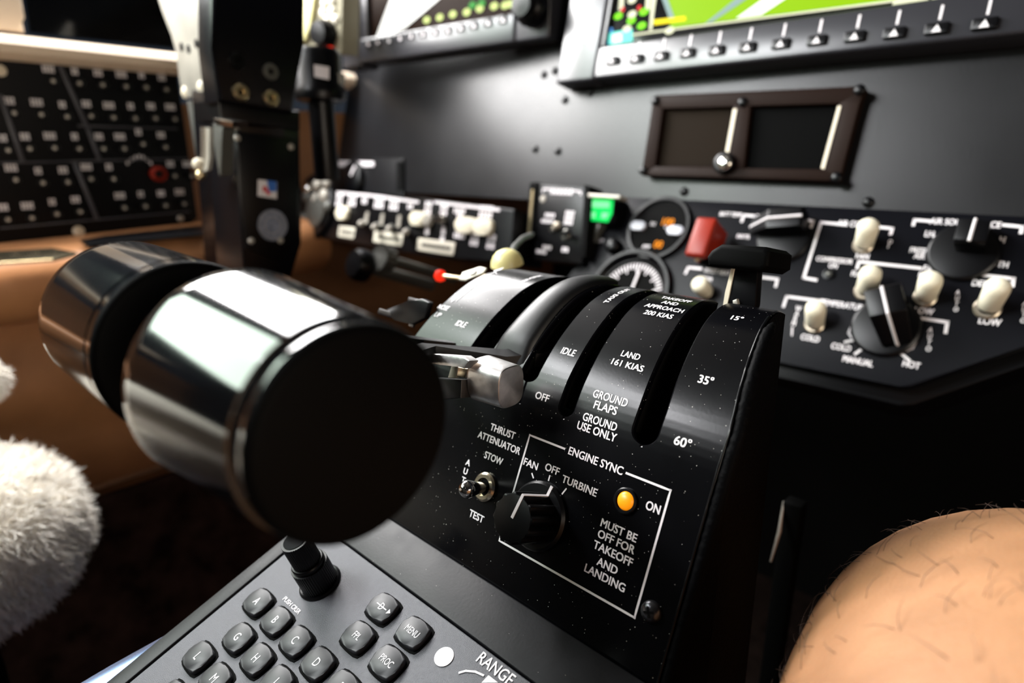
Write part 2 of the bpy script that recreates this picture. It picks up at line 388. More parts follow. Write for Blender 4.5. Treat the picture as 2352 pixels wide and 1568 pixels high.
qtext(1367, 1057, 'ENGINE SYNC', C1*1.02, xs=0.92); qtext(1220, 1065, 'FAN', C1*.98); qtext(1269, 1077, 'OFF', C1*.98); qtext(1331, 1115, 'TURBINE', C1*.98)
qtext(1501, 1165, 'ON', C1*1.05, xs=0.83)
for (x, y), t_ in zip(((1421, 1217), (1415, 1243), (1408, 1270), (1396, 1299), (1389, 1326)), ('MUST BE', 'OFF FOR', 'TAKEOFF', 'AND', 'LANDING')): qtext(x, y, t_, C1*.98, xs=.96)
XA, XB, SA, SB = -.1548, -.0913, .0160, .0598
xg = [QH(1299, 1030)[0], QH(1437, 1087)[0]]
qline([(xg[0], SB), (XA, SB), (XA, .0335)], .0008, px=False); qline([(XA, .0185), (XA, SA), (XB, SA), (XB, SB), (xg[1], SB)], .0008, px=False)
qline([(XA-.0004, SB), (XA+.0004, SB)], .0008, px=False); qline([(XB-.0004, SA), (XB+.0004, SA)], .0008, px=False); qline([(XB-.0004, SB), (XB+.0004, SB)], .0008, px=False)
qline([(1222, 1086), (1226, 1098)], .0006); qline([(1264, 1091), (1260, 1104)], .0006); qline([(1302, 1121), (1291, 1135)], .0006)
qline([(1148, 620), (1105, 648), (1068, 675), (1047, 692)], .0006)
def qtri(pl):
    P = [QH(*p) for p in pl]; base = QM(*P[0]); mb = MB().add([QM(p[0], p[1], .00018)-base for p in P], [(0, 1, 2)]); mb.smooth = False
    return obj('arrowhead', mb, m_print, quad, wmat(base))
qtri([(1046, 674), (1056, 680), (1036, 695)]); qtri([(1140, 630), (1133, 622), (1158, 614)])
# fasteners, rotary knob, toggle and lamp on the quadrant face
def screw(fr, x, y, r, parent, mat=None, w=0, name='screw'):
    s_ = MB().lathe([(r, 0), (r*1.0, r*.25), (r*.8, r*.5), (r*.45, r*.66), (0.0001, r*.70)], 20)
    o = obj(name, s_, mat or m_plast, parent, fr.pm(x, y, w), ang=60)
    c = MB(); c.box((0, 0, r*.66), (r*.95, r*.22, r*.12)); c.box((0, 0, r*.66), (r*.22, r*.95, r*.12)); obj('drive_slot', c, m_void, o, fr.pm(x, y, w, .4)); return o
screw(QF, 1497, 1404, .0036, quad, M('black oxide screw', (.05, .05, .055), .22, .8))
def fluted(r, n, depth, z0, z1, bev):
    P = []
    for k in range(n*8):
        t = 2*math.pi*k/(n*8); P.append(((r-depth*(abs(math.cos(t*n/2))**3))*math.cos(t), (r-depth*(abs(math.cos(t*n/2))**3))*math.sin(t)))
    return MB().prism(P, z0, z1, bev, 2)
kc = (1238, 1184); kw = .0175
ku = QF.uv(*kc); kf = QF.uv(1180, 1194, kw)
kr = .0095
kn = obj('rotary_knob', MB().lathe([(.0132, 0), (.0132, .0012), (.0124, .0022), (.0122, .0024)], 48), m_plast, quad, QF.mat(ku[0], ku[1], .0002))
km = QF.mat(ku[0], ku[1], .002)
obj('fluted_grip', fluted(kr, 12,   .0017, 0, kw-.002, .0006), m_plast, kn, QF.mat((ku[0]+kf[0])/2*0+kf[0]*.5+ku[0]*.5, ku[1]*.5+kf[1]*.5, .002), ang=40)
gx, gy = kf[0]*.5+ku[0]*.5, ku[1]*.5+kf[1]*.5
mb = MB(); mb.box((0, kr*.5, kw-.002+.0001), (.0012, kr*1.0, .0002)); mb.box((0, kr+.0001, (kw-.002)/2), (.0012, .0003, kw-.002))
mb.box((0, (kr+.0132)/2, .0006), (.0012, .0132-kr+.001, .0003)); obj('index_line', mb, m_print, kn, QF.mat(gx, gy, .002, -.20))
def toggle(fr, x, y, tip, parent, w=.016, r=.0022, rn=.0052, mat=None, nutmat=None, sleeve=None, name='toggle_switch', rs=.0035):
    nut = MB().lathe([(rn, 0), (rn, .0012), (rn*.86, .0020), (rn*.62, .0020), (rn*.58, .0008)], 30)
    o = obj(name, nut, nutmat or m_bright, parent, fr.pm(x, y))
    b = Vector(fr.hit(x, y)); t = Vector(fr.hit(tip[0], tip[1], w)); d = t-b; L = d.length
    q = d.to_track_quat('Z', 'Y').to_matrix().to_4x4(); T = Matrix.Translation(b) @ q
    obj('hole', MB().lathe([(rn*.6, 0), (rn*.6, .0003)], 20), m_void, o, fr.pm(x, y, .0008))
    if sleeve:
        obj('bat', MB().lathe([(r*.6, 0), (r*.6, L*.4)], 14), mat or m_bright, o, T)
        obj('sleeve', MB().lathe([(rs*.86, L*.10), (rs*.92, L*.12), (rs, L*.75), (rs*.93, L*.90), (rs*.7, L*.98), (rs*.3, L*1.02), (.0001, L*1.03)], 24), sleeve, o, T, ang=60)
    else:
        obj('bat', MB().lathe([(r*.62, 0), (r*.75, L*.5), (r*1.0, L*.86), (r*.9, L*.95), (r*.5, L*1.02), (.0001, L*1.04)], 22), mat or m_bright, o, T, ang=60)
    return o
toggle(QF, 1116, 1118, (1066, 1124), quad, w=.0185, r=.0036, rn=.0060, mat=M('smooth steel bat', (.42, .40, .38), .12, 1), nutmat=M('nickel nut', (.55, .48, .36), .25, 1))
led = obj('indicator_lamp', MB().lathe([(.0046, 0), (.0046, .0010), (.0042, .0013), (.0034, .0013), (.0034, .0003)], 32), m_plast, quad, QF.pm(1438, 1150))
obj('lens', MB().lathe([(.0033, 0), (.0033, .0009), (.0025, .0018), (.0012, .0022), (.0001, .0023)], 28), m_amber, led, QF.pm(1440, 1150, .0003), ang=60)
# the glossy boot between the two throttle slots
V, F = [], []; rows = [.084+.003*k for k in range(int((SEND-.084)/.003))]
for i, s_ in enumerate(rows):
    t = min(1, i/4); w_ = .0105-.0016*min(1, i/10)
    for k in range(9):
        a = math.pi*k/8; V.append(QM(-.1797+w_*-math.cos(a), s_, -.001+.0042*(math.sin(a)**.6)*(.25+.75*t)))
for i in range(len(rows)-1):
    for k in range(8): a = i*9+k; F.append((a, a+1, a+10, a+9))
bo = QM(-.18, .1); obj('rubber_boot', MB().add([v-bo for v in V], F), m_boot, quad, wmat(bo), ang=70)
# ---------------------------------------------------------------- throttle levers with the big barrel knobs
SC = 1.15
KYc, KZc = .0567, -.0486
def barrel(name, xr, length, slotx, label, via, rl, rr):
    t = thing(name, label, 'lever', (slotx, QM(slotx, .09).y, QM(slotx, .09).z))
    T = Matrix.Translation((xr-length/2, KYc, KZc+H)) @ Matrix.Rotation(math.pi/2, 4, 'Y'); L = length/2
    R_ = lambda z: rl+(rr-rl)*(z+L)/(2*L)
    P = [(rl*.5, -L), (rl*.95, -L), (rl*.985, -L+.0005), (rl, -L+.0016)] + [(R_(z), z) for z in (-L+.0050, -L+.0051, 0, L-.0062)] + [(R_(L)*.984, L-.0060), (R_(L)*.984, L-.0053), (R_(L)*1.0, L-.0050), (R_(L), L-.0016)]
    obj('grip', MB().lathe(P, 96), m_gloss, t, T, ang=50)
    obj('end_cap', MB().lathe([(rr, L-.0016), (rr*.985, L-.0006), (rr*.955, L), (rr*.91, L+.0003), (.0001, L+.0003)], 72), m_cap, t, T, ang=60)
    a = QM(slotx, .100, -.012); b = Vector((xr-length*.55, KYc+.004, KZc+H))
    st = MB().tube([p - a for p in (a, *via, b)], [.0036, .0040, .0040, .0045], 4, flat=1.2); obj('stem', st, m_boot, t, wmat(a))
    return t
thr_r = barrel('throttle_lever', -.0924, .0488, -.1645, 'nearer and larger of two glossy black barrel throttle knobs', [at(1160, 826, .268), at(985, 808, .258)], .0253, .0212)
thr_l = barrel('throttle_lever', -.1700, .0530, -.1965, 'farther glossy black barrel throttle knob, half hidden behind the nearer one', [at(1095, 806, .300), at(960, 790, .29)], .0244, .0236)
# flat arm plates and chrome latch of the nearer throttle
def plate(name, pts, d, th, mat, parent, label=None):
    """plate through pixels lying at a given distance from the lens, facing aft"""
    o = at(*pts[0], d); fr = elev(o, 78); return slab(name, fr, pts, -th, 0, mat, parent, .0004, label=label)
LT = thing('latch_lever', 'worn chrome latch grip protruding right beside the throttle knob', 'lever', at(1130, 900, .25))
lf = elev(at(1178, 885, .232), 82)
# oval barrel along X with a flat end face
def oval_ring(X, ry, rz, y, z, n=40):
    P = []
    for k in range(n):
        t = 2*math.pi*k/n; c, s1 = math.cos(t), math.sin(t); e = .62
        P.append((X, y + ry*math.copysign(abs(c)**e, c), z + rz*math.copysign(abs(s1)**e, s1)))
    return P
ce = at(1175, 888, .238); cl = Vector((ce.x-.0158, ce.y-.001, ce.z+.0003)); V = []; F = []; n = 40
for X, k in ((cl.x-.0010, .92), (cl.x, 1.02), (cl.x+.0008, 1.06), (ce.x-.001, 1.0), (ce.x-.0003, .985), (ce.x, .95)):
    t = (X-cl.x)/(ce.x-cl.x); V += oval_ring(X, .0070*k, .0082*k, cl.y+(ce.y-cl.y)*t, cl.z+(ce.z-cl.z)*t)
for i in range(5):
    for k in range(n): a, b = i*n+k, i*n+(k+1) % n; F.append((a, b, b+n, a+n))
F.append(tuple(range(n))[::-1]); F.append(tuple(5*n+k for k in range(n)))
obj('grip', MB().add([Vector(v)-ce for v in V], F), m_chrome, LT, wmat(ce), ang=25)
plate('upper_arm', [(985, 812), (1060, 817), (1078, 828), (1066, 846), (1050, 842), (985, 836)], .252, .005, m_chrome, LT)
plate('pin_block', [(1052, 842), (1074, 846), (1066, 868), (1048, 864)], .250, .006, M('worn nickel', (.6, .5, .36), .3, 1), LT)
plate('lower_arm', [(985, 868), (1060, 872), (1058, 914), (985, 920)], .254, .006, m_boot, LT)
plate('felt_pad', [(1036, 840), (1050, 842), (1046, 868), (1028, 868)], .262, .002, M('grey felt', (.22, .20, .15), .9), LT)
# small chrome-edged pitch trim wheel tabs at the left of the quadrant
TR = thing('trim_lever', 'small black lever with chrome ridges left of the NOSE UP marking', 'lever', at(920, 720, .31))
plate('body', [(884, 712), (938, 690), (968, 686), (985, 694), (975, 730), (945, 745), (905, 735)], .335, .003, m_plast, TR)
for a, b, wd in (((870, 714), (914, 728), .0016), ((938, 690), (985, 700), .0018), ((953, 730), (945, 750), .0016)):
    A, B = at(*a, .333), at(*b, .333); obj('ridge', MB().tube([Vector(), B-A], wd, 10), m_chrome, TR, wmat(A), ang=60)
PT = thing('placard', 'small cream placard with a dark arc, on the quadrant crest beside the NOSE UP arrow', 'placard', at(1093, 627, .33))
P_ = elev(at(1093, 627, .325), 30); slab('plate', P_, [(1053, 640), (1062, 624), (1102, 611), (1117, 614), (1110, 626), (1070, 642)], -.001, 0, m_placard, PT, .0004)
strokes(P_, [[(1082, 632), (1090, 630), (1094, 624)]], .0008, PT, m_void, .0003)
GPH = PN.hit(1222, 538, .026)
DM = thing('dome_lamp', 'pale yellow dome with a bright steel ball on top, behind the quadrant crest', 'lamp', at(1165, 612, .40))
P_ = elev(at(1165, 608, .40), 10)
obj('dome', MB().lathe([(.0105, 0), (.0100, .003), (.0085, .0062), (.0058, .0088), (.0028, .0100), (.0001, .0103)], 32), m_dome, DM, P_.pm(1165, 608), ang=70)
bp = at(1174, 583, .395); obj('ball', MB().lathe([(.0001, -.002), (.0014, -.0014), (.002, 0), (.0014, .0014), (.0001, .002)], 16), m_bright, DM, wmat(bp), ang=80)
obj('arm', MB().tube([bp-bp, at(1182, 566, .42)-bp, at(1200, 548, .45)-bp, at(1218, 540, .49)-bp, GPH-bp], .0022, 10), m_alud, DM, wmat(bp), ang=60)
RL = thing('red_warning_knob', 'small glowing red knob on a brass stem, low in the dark left of the quadrant', 'lamp', at(1012, 633, .42))
a = at(1011, 633, .42); obj('lens', MB().lathe([(.0001, -.0042), (.003, -.0032), (.0044, 0), (.003, .0032), (.0001, .0042)], 20), e_redlamp, RL, wmat(a), ang=80)
obj('stem', MB().tube([Vector(), at(1062, 640, .405)-a, QM(XL, .150, -.002)-a], .0016, 10), m_brass, RL, wmat(a), ang=60)
# flap lever rising out of the right-hand slot
FL = thing('flap_lever', 'black T-shaped flap lever standing out of the rightmost quadrant slot', 'lever', QM(-.1063, .15, -.01))
q = QM(-.1063, .16); d0 = (q-CO).dot(FW)
ff = elev(Vector((-.1063, q.y+.004, q.z)), 80)
slab('arm', ff, [(1684, 597), (1742, 603), (1735, 700), (1722, 740), (1664, 736), (1672, 690)], -.004, .001, m_plast, FL, .0006)
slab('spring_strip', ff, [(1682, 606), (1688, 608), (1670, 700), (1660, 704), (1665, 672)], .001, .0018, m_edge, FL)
slab('bolt', ff, [(1682, 690), (1692, 686), (1695, 698), (1684, 702)], .001, .003, m_alu, FL, .0003)
slab('handle', ff, [(1621, 590), (1632, 574), (1655, 560), (1755, 566), (1768, 577), (1764, 612), (1745, 624), (1625, 610)], -.012, .012, m_cap, FL, .002, seg=3)
# ---------------------------------------------------------------- keypad unit
kpd = thing('keypad_unit', 'grey alphanumeric keypad unit with square keys, a tall dual knob and rubber surround', 'keypad', KY.hit(1000, 1500))
def kuv(X, v): return (X - KY.o.x, v)
v_edge = KY.uv(887, 1181)[1]
XK0, XK1, VK1, VK0 = -.2589, -.0600, v_edge-.001, v_edge-.165
P0 = -.2505; PV = v_edge-.0215                          # inner faceplate corner
P1 = -.0745
mb = MB(); ox, ov = kuv((XK0+XK1)/2, (VK0+VK1)/2)
def ringpart(x0, x1, v0, v1, z0, z1, bev): mb.box(((x0+x1)/2-(XK0+XK1)/2, (v0+v1)/2-(VK0+VK1)/2, (z0+z1)/2), (x1-x0, v1-v0, z1-z0), bev, 3)
ringpart(XK0, XK1, PV, VK1, -.012, .0006, .0006); ringpart(XK0, P0, VK0, PV+.001, -.012, .0006, .0006); ringpart(P1, XK1, VK0, PV+.001, -.012, .0006, .0006)
obj('surround', mb, m_bez, kpd, KY.mat(ox, ov, 0))
fx, fv = kuv((P0+P1)/2, (PV+VK0)/2)
obj('faceplate', MB().box((0, 0, -.003), (P1-P0-.0010, PV-VK0-.0010, .0060), .0006, 3), m_face, kpd, KY.mat(fx, fv, 0))
mb = MB().box((0, 0, -.006), (.185, .16, .010)); obj('chassis', mb, m_void, kpd, KY.mat(fx, fv, -.004))
mb = MB().box((0, 0, 0), (.004, .18, .10)); obj('side_wall', mb, M('metal side with painted sky tint', (.10, .13, .24), .2, .8), kpd, KY.mat(XK0-.0025-KY.o.x, fv-.01, -.056))  # blue tint in the metal stands in for reflected sky
def bulge(w_, h_, b=.055, n=5):
    P = []
    for k in range(4):
        for j in range(n):
            t = j/n; x, y = ((1, -1), (1, 1), (-1, 1), (-1, -1))[k]; x2, y2 = ((1, -1), (1, 1), (-1, 1), (-1, -1))[(k+1) % 4]
            g_ = 1+b*math.sin(math.pi*t)*1.6-(.06 if j == 0 else 0); px_, py_ = x+(x2-x)*t, y+(y2-y)*t
            P.append((px_*w_/2*g_, py_*h_/2*g_))
    return P
slab('side_rail', KY, [(434, 1426), (300, 1522), (240, 1572), (170, 1640), (60, 1640), (250, 1530)], -.010, -.002, M('steel rail with painted sky tint', (.35, .45, .75), .25, 1), kpd, .0008)  # blue put into the steel colour stands for the sky it mirrors
key_me = MB().prism(bulge(.0118, .0098), 0, .0021, .0007, 3).mesh('key', m_key, 50)
gap_me = MB().prism(bulge(.0134, .0114), 0, .00025).mesh('key_gap', m_void)
def key(X, v, txt, cap=.0033, xs=.8, arrow=False):
    a, b = kuv(X, v)
    g = obj('key', key_me, None, kpd, KY.mat(a, b, .0001)); obj('key_gap', gap_me, None, g, KY.mat(a, b, 0))
    if txt:
        V, F = text2d(txt, cap, xs, .004); m_ = MB().add(V, F); m_.smooth = False
        if arrow:
            m_.box((0, 0, .0), (.0062, .0004, .0001)); m_.prism([(.0042, .0011), (.0042, -.0011), (.0058, 0)], 0, .0001)
        obj('lettering', m_, m_print, g, KY.mat(a, b, .0023))
def kx(x, y): p = KY.uv(x, y, .002); return p[0]+KY.o.x, p[1]
xa, va = kx(591, 1380); xg_, vg = kx(546, 1462); xl_, vl = kx(454, 1506)
pit = (kx(731, 1518)[0]-xa)/3
for i, ch in enumerate('ABCDEF'): key(xa+i*pit, va, ch)
for i, ch in enumerate('GHIJK'): key(xg_+i*pit, vg, ch)
for i, ch in enumerate('LMNO'): key(xl_+i*pit, vl, ch)
for i in range(3): key(xg_+(i)*pit, 2*vl-vg, '')
for (x, y), t_ in (((877, 1393), 'D'), ((947, 1450), 'MENU'), ((820, 1460), 'FPL'), ((888, 1518), 'PROC')):
    X, v = kx(x, y); key(X, v, t_, .0026 if len(t_) > 1 else .003, .72, arrow=(t_ == 'D'))
def klet(x, y, t_, cap, **k): return lettering(KY, x, y, t_, cap, kpd, **k)
klet(670, 1389, 'PUSH CRSR', .0019, xs=.98)
klet(1138, 1534, 'RANGE', .0042, xs=.85)
obj('white_dot', MB().lathe([(.0037, 0), (.0037, .0002), (.0001, .0002)], 28), m_print, kpd, KY.pm(1020, 1508, .0001))
rk = obj('range_knob', MB().lathe([(.010, 0), (.010, .006), (.0085, .0085), (.0072, .0095), (.0072, .016), (.0056, .0190), (.0028, .0202), (.0001, .0205)], 40), m_gloss, kpd, KY.mat(*kuv(-.1120, KY.uv(1085, 1560)[1]-.0165), 0), ang=60)
arc = [(1056, 1545), (1070, 1541), (1092, 1543), (1110, 1551)]
strokes(KY, [arc], .0007, kpd); slab('arrowhead', KY, [(1122, 1550), (1106, 1567), (1144, 1567)], .0001, .0002, m_print, kpd)
# dual concentric knob
kb = KY.uv(736, 1338); kt = KY.uv(712, 1262, .030)
T = KY.mat(kb[0], kb[1], .0001)
dk = obj('dual_knob', MB().lathe([(.0092, 0), (.0092, .0006), (.0086, .0012), (.0082, .0010)], 48), m_plast, kpd, T)
V, F = [], []
def knurl(r, z0, z1, n, bev):
    return fluted(r, n, .00025, z0, z1, 0)
obj('outer_ring', knurl(.0078, .001, .0125, 48, .0010), m_plast, dk, T, ang=50)
obj('collar', MB().lathe([(.0070, .0120), (.0070, .0140), (.0066, .0146)], 40), m_plast, dk, T)
obj('inner_knob', knurl(.0060, .0135, .027, 40, .0008), m_plast, dk, T, ang=50)
obj('knob_face', MB().lathe([(.0046, .0265), (.0048, .0272), (.0001, .0272)], 30), m_gloss, dk, T)
# ---------------------------------------------------------------- instrument panel sheet and fixings
ip = thing('instrument_panel', 'wide charcoal crinkle-finished instrument panel behind everything', 'instrument panel', PN.hit(1300, 300))
x0, v0 = PN.uv(1180, 620); a0, b0 = PN.uv(1300, 300)
mb = MB(); L_, R_ = LX-PN.o.x+.005, .70-PN.o.x; top = PN.uv(1300, 0)[1]+.16; bot = PN.uv(1430, 452)[1]-.008
mb.box(((L_+R_)/2-a0, (top+bot)/2-b0, -.004), (R_-L_, top-bot, .008)); obj('panel_sheet', mb, m_panel, ip, PN.mat(a0, b0, 0))
for x, y in ((1250, 172), (1275, 163), (1298, 230), (1357, 213), (1230, 342), (1282, 347), (1572, 440), (1995, 465)):
    r = .0042; obj('panel_screw', MB().lathe([(r, 0), (r, .0012), (r*.8, .0022), (r*.4, .0028), (.0001, .0029)], 18), m_plast, ip, PN.pm(x, y), ang=60)
# glareshield over the panel
gs = thing('glareshield', 'black padded glareshield above the displays', 'cover', PN.W((L_+R_)/2, top, 0))
obj('pad', MB().box((0, 0, 0), (R_-L_, .20, .03), .008, 3), m_side, gs, Matrix.Translation((PN.o.x+(L_+R_)/2, PN.W(0, top).y+.02, PN.W(0, top).z+.012)))
# ---------------------------------------------------------------- right display (big, with map)
DW = .024
dr = thing('display_unit', 'larger right-hand display with green map and white softkeys, charcoal bezel', 'display', PN.hit(1700, 120))
def P2(fr, pts, w): return [fr.uv(x, y, w) for x, y in pts]
tx0 = PN.uv(1275, 190, DW)[0]; tyb = PN.uv(1275, 192, DW)[1]; xin = PN.uv(1385, 107, DW)[0]; yin = PN.uv(1385, 107, DW)[1]
xr_ = PN.uv(2352, 100, DW)[0]+.02; ytop = PN.uv(1300, 0)[1]+.13
xm = PN.uv(1362, 190, DW)[0]
def bxf(name, fr, x0, x1, y0, y1, z0, z1, mat, par, bev=.001, seg=3, label=None):
    cx, cy = (x0+x1)/2, (y0+y1)/2
    return obj(name, MB().box((0, 0, (z0+z1)/2), (x1-x0, y1-y0, z1-z0), bev, seg), mat, par, fr.mat(cx, cy, 0), label=label)
bxf('side_bezel', PN, tx0, xm-.0006, tyb, ytop, 0, DW, m_bezel, dr, .003)
bxf('side_bezel', PN, xm-.0002, xin, yin+.0005, ytop, 0, DW-.002, m_bezel, dr, .0015)
bxf('softkey_bar', PN, xm, xr_, tyb+.001, yin, 0, DW+.001, m_bezel, dr, .0025)
bxf('top_bezel', PN, xm, xr_, ytop-.02, ytop, 0, DW, m_bezel, dr)
bxf('screen', PN, xin, xr_-.001, yin+.0003, ytop-.021, 0, DW-.007, m_scr, dr, 0)
obj('sensor', MB().lathe([(.0042, 0), (.0042, .0004), (.0001, .0005)], 20), m_print, dr, PN.pm(1343, 88, DW))
sk = [(1405, 139), (1460, 134), (1517, 128), (1578, 121), (1645, 115), (1716, 108), (1793, 100), (1876, 92), (1963, 83), (2054, 75), (2152, 65), (2262, 54)]
key2 = MB().prism(rrect(.0150, .0078, .0015), 0, .0028, .0008, 2).mesh('softkey', m_plast, 50)
tri2 = MB().prism([(-.0030, -.0028), (.0030, -.0028), (0, .0024)], 0, .0001).mesh('triangle_mark', m_print)
bar2 = MB().box((0, 0, 0), (.0016, .0100, .0001)).mesh('index_line', m_print)
for i, (x, y) in enumerate(sk):
    a, b = PN.uv(x, y, DW+.003)
    k = obj('softkey', key2, None, dr, PN.mat(a, b, DW+.0011)); obj('triangle_mark', tri2, None, k, PN.mat(a, b, DW+.0040))
    if i: obj('index_line', bar2, None, k, PN.mat(a, b+.0115, DW+.0012))
SD = DW-.0065
def scr(name, fr, pts, mat, par, z=SD, th=.0002): return slab(name, fr, pts, z-th, z, mat, par)
scr('map_field', PN, [(1500, -60), (1530, 20), (1541, 64), (1590, 57), (2033, 2), (2500, -60)], e_green, dr)
scr('map_border', PN, [(1452, 78), (1582, 60), (2033, 2), (2500, -62), (2500, -58), (2033, 7), (1582, 64), (1452, 82)], e_line, dr, SD+.0002)
scr('tape_border', PN, [(1497, 69), (1502, 30), (1512, -40), (1498, -40), (1494, 30), (1491, 70)], e_line, dr, SD+.0002)
scr('white_wedge', PN, [(1690, 42), (1748, 34), (1830, -20), (1875, -60), (1790, -60), (1760, -8)], e_white, dr, SD+.0004)  # landing strip on the airport map
scr('taxiway', PN, [(1540, 52), (1551, 46), (1527, -20), (1514, -20)], e_slate, dr, SD+.0003)
scr('taxiway', PN, [(1618, 55), (1636, 50), (1720, -6), (1704, -14)], e_slate, dr, SD+.0003)
scr('yellow_readout', PN, [(1500, 46), (1574, 37), (1576, 47), (1502, 57)], e_yellow, dr, SD+.0005)
scr('blue_block', PN, [(1376, 50), (1396, 56), (1392, 103), (1376, 106)], e_violet, dr)
scr('blue_block', PN, [(1396, 58), (1408, 66), (1404, 100), (1392, 103)], e_blue, dr)
scr('cyan_readout', PN, [(1396, 76), (1452, 66), (1453, 95), (1398, 104)], e_cyan, dr, SD+.0004)
scr('white_readout', PN, [(1406, 80), (1428, 76), (1428, 95), (1406, 99)], e_white, dr, SD+.0006)
def blob(fr, x, y, rx, ry, mat, par, z=None, name='green_readout'):
    a, b = fr.uv(x, y); P = [(rx*math.cos(t*.5236), ry*math.sin(t*.5236)) for t in range(12)]
    obj(name, MB().prism(P, 0, .0002), mat, par, fr.pm(x, y, z or SD+.0003))
for x, y in ((1420, 37), (1479, 27), (1450, 47), (1474, 59)): blob(PN, x, y, .0050, .0034, e_lime, dr)
for x, y in ((1452, 0), (1452, 33), (1440, 66), (1538, 70)): blob(PN, x, y, .0050, .0034, e_line, dr, name='white_readout')
for x, y in ((1430, 22), (1468, 18)): blob(PN, x, y, .0022, .0026, e_red, dr, name='red_mark')
for x in (1425, 1486): scr('scale_tape', PN, [(x-4, 24), (x+6, 22), (x+10, -40), (x, -40)], e_line, dr)
for i in range(4): blob(PN, 2062+i*19, 9-i*1.3, .0036, .0042, e_line, dr, name='white_readout')
for i in range(4): blob(PN, 2150+i*18, 3-i*1.3, .0036, .0040, e_line, dr, name='white_readout')
# ---------------------------------------------------------------- left display, wrapped a little towards the pilot
ul = Vector((.994, .11, 0)); PL = Fr(PN.hit(1245, 150, .0), ul, (-.005, .045, .999))
dl = thing('display_unit', 'smaller left-hand display with pale glare-bright bezel and white runway wedge', 'display', PL.hit(1000, 110))
y0 = PL.uv(1000, 122, DW)[1]; xl0 = PL.uv(783, 60, DW)[0]; xb0 = PL.uv(828, 110, DW)[0]; xb1 = PL.uv(1182, 70, DW)[0]; xr1 = PL.uv(1262, 40, DW)[0]
yi = PL.uv(1000, 60, DW)[1]; yt = y0+.19
bxf('side_bezel', PL, xl0, xb0-.0005, y0-.004, yt, -.01, DW, m_bezel, dl, .003)
bxf('softkey_bar', PL, xb0, xb1, y0, yi, -.01, DW+.001, m_bezel, dl, .0025)
bxf('side_bezel', PL, xb1+.0005, xr1, y0, yt, -.01, DW, m_bezel, dl, .003)
bxf('screen', PL, PL.uv(843, 60, DW)[0], xb1, yi+.0003, yt-.02, -.01, DW-.007, m_scrb, dl, 0)
bxf('side_bezel', PL, xb0, PL.uv(841, 60, DW)[0], yi, yt, -.01, DW-.002, m_bezel, dl, .001)
bxf('top_bezel', PL, xb0, xb1, yt-.02, yt, -.01, DW, m_bezel, dl)
obj('sensor', MB().lathe([(.0045, 0), (.0045, .0004), (.0001, .0005)], 20), m_print, dl, PL.pm(816, 84, DW))
key3 = MB().prism(rrect(.0110, .0085, .0015), 0, .0028, .0008, 2).mesh('softkey', m_plast, 50)
for x, y in ((365, 345), (440, 332), (530, 318), (618, 300), (705, 285), (800, 268), (897, 250), (997, 238), (1100, 220), (1205, 200), (1318, 178), (1437, 155)):
    k = obj('softkey', key3, None, dl, PL.pm(740+x*.289, y*.289, DW+.0011)); obj('triangle_mark', tri2, None, k, PL.pm(740+x*.289, y*.289, DW+.0042))
scr('white_wedge', PL, [(864, 84), (880, 40), (903, -20), (1030, -20), (928, 66), (880, 85)], e_white, dl)  # white emissive wedge, drawn as screen content
for x, y, m_ in ((980, 46, e_ylwg), (1010, 40, e_ylwg), (1040, 33, e_ylwg), (1072, 28, e_ylwg), (1102, 20, e_ylwg), (1135, 14, e_ylwg), (1160, 12, e_ylwg), (1172, 9, e_ylwg), (1085, 12, e_dgreen), (1106, 8, e_dgreen)):
    blob(PL, x, y, .0058, .0040, m_, dl)
kk = obj('bezel_knob', MB().lathe([(.019, 0), (.019, .010), (.016, .016), (.012, .018), (.012, .026), (.0001, .027)], 36), m_plast, dl, PL.pm(1228, 22, DW+.001), ang=50)
# ---------------------------------------------------------------- brown covered twin window with slide knob
cv = thing('twin_window_cover', 'dark brown framed cover with two smoked windows and a steel locking knob', 'cover', PN.hit(1700, 310))
def blend(fr, pts, w): return [fr.uv(x, y, w) for x, y in pts]
out = [(1500, 223), (1508, 218), (1975, 197), (1988, 204), (1928, 410), (1920, 417), (1482, 402), (1474, 394)]
slab('frame_back', PN, out, 0, .006, m_brown, cv, .001)
def frame_bar(pts): slab('frame_bar', PN, pts, .006, .012, m_brown, cv, .0008)
frame_bar([(1500, 221), (1986, 198), (1976, 236), (1520, 249)]); frame_bar([(1503, 382), (1935, 390), (1928, 416), (1474, 402)])
frame_bar([(1500, 225), (1522, 250), (1504, 382), (1473, 400)]); frame_bar([(1984, 200), (1928, 415), (1888, 388), (1928, 236)])
frame_bar([(1684, 241), (1724, 239), (1708, 386), (1662, 384)])
slab('smoked_pane', PN, [(1522, 249), (1684, 243), (1662, 380), (1504, 381)], .006, .0064, m_brownd, cv)
slab('smoked_pane', PN, [(1724, 237), (1928, 236), (1888, 388), (1708, 386)], .006, .0064, M('black pane', (.001, .001, .001), .6, spec=.02), cv)
slab('painted_lit_edge', PN, [(1684, 250), (1692, 250), (1672, 360), (1664, 360)], .012, .0125, m_edge, cv)  # pale slabs stand in for light caught on the window bevels
slab('painted_lit_edge', PN, [(1924, 243), (1932, 243), (1893, 388), (1885, 386)], .012, .0125, m_edge, cv)
for x, y in ((1506, 232), (1706, 235), (1975, 207), (1478, 392), (1922, 408)):
    r = .0042; obj('frame_screw', MB().lathe([(r, 0), (r, .0015), (r*.6, .0026), (.0001, .0028)], 16), m_plast, cv, PN.pm(x, y, .012), ang=60)
kn = obj('locking_knob', MB().lathe([(.0095, 0), (.0095, .004), (.007, .0055), (.0066, .0055)], 28), m_plast, cv, PN.pm(1666, 376, .012))
obj('knob_face', MB().lathe([(.0068, 0), (.0066, .0016), (.004, .0028), (.0001, .0030)], 24), m_bright, kn, PN.pm(1665, 374, .0175), ang=60)
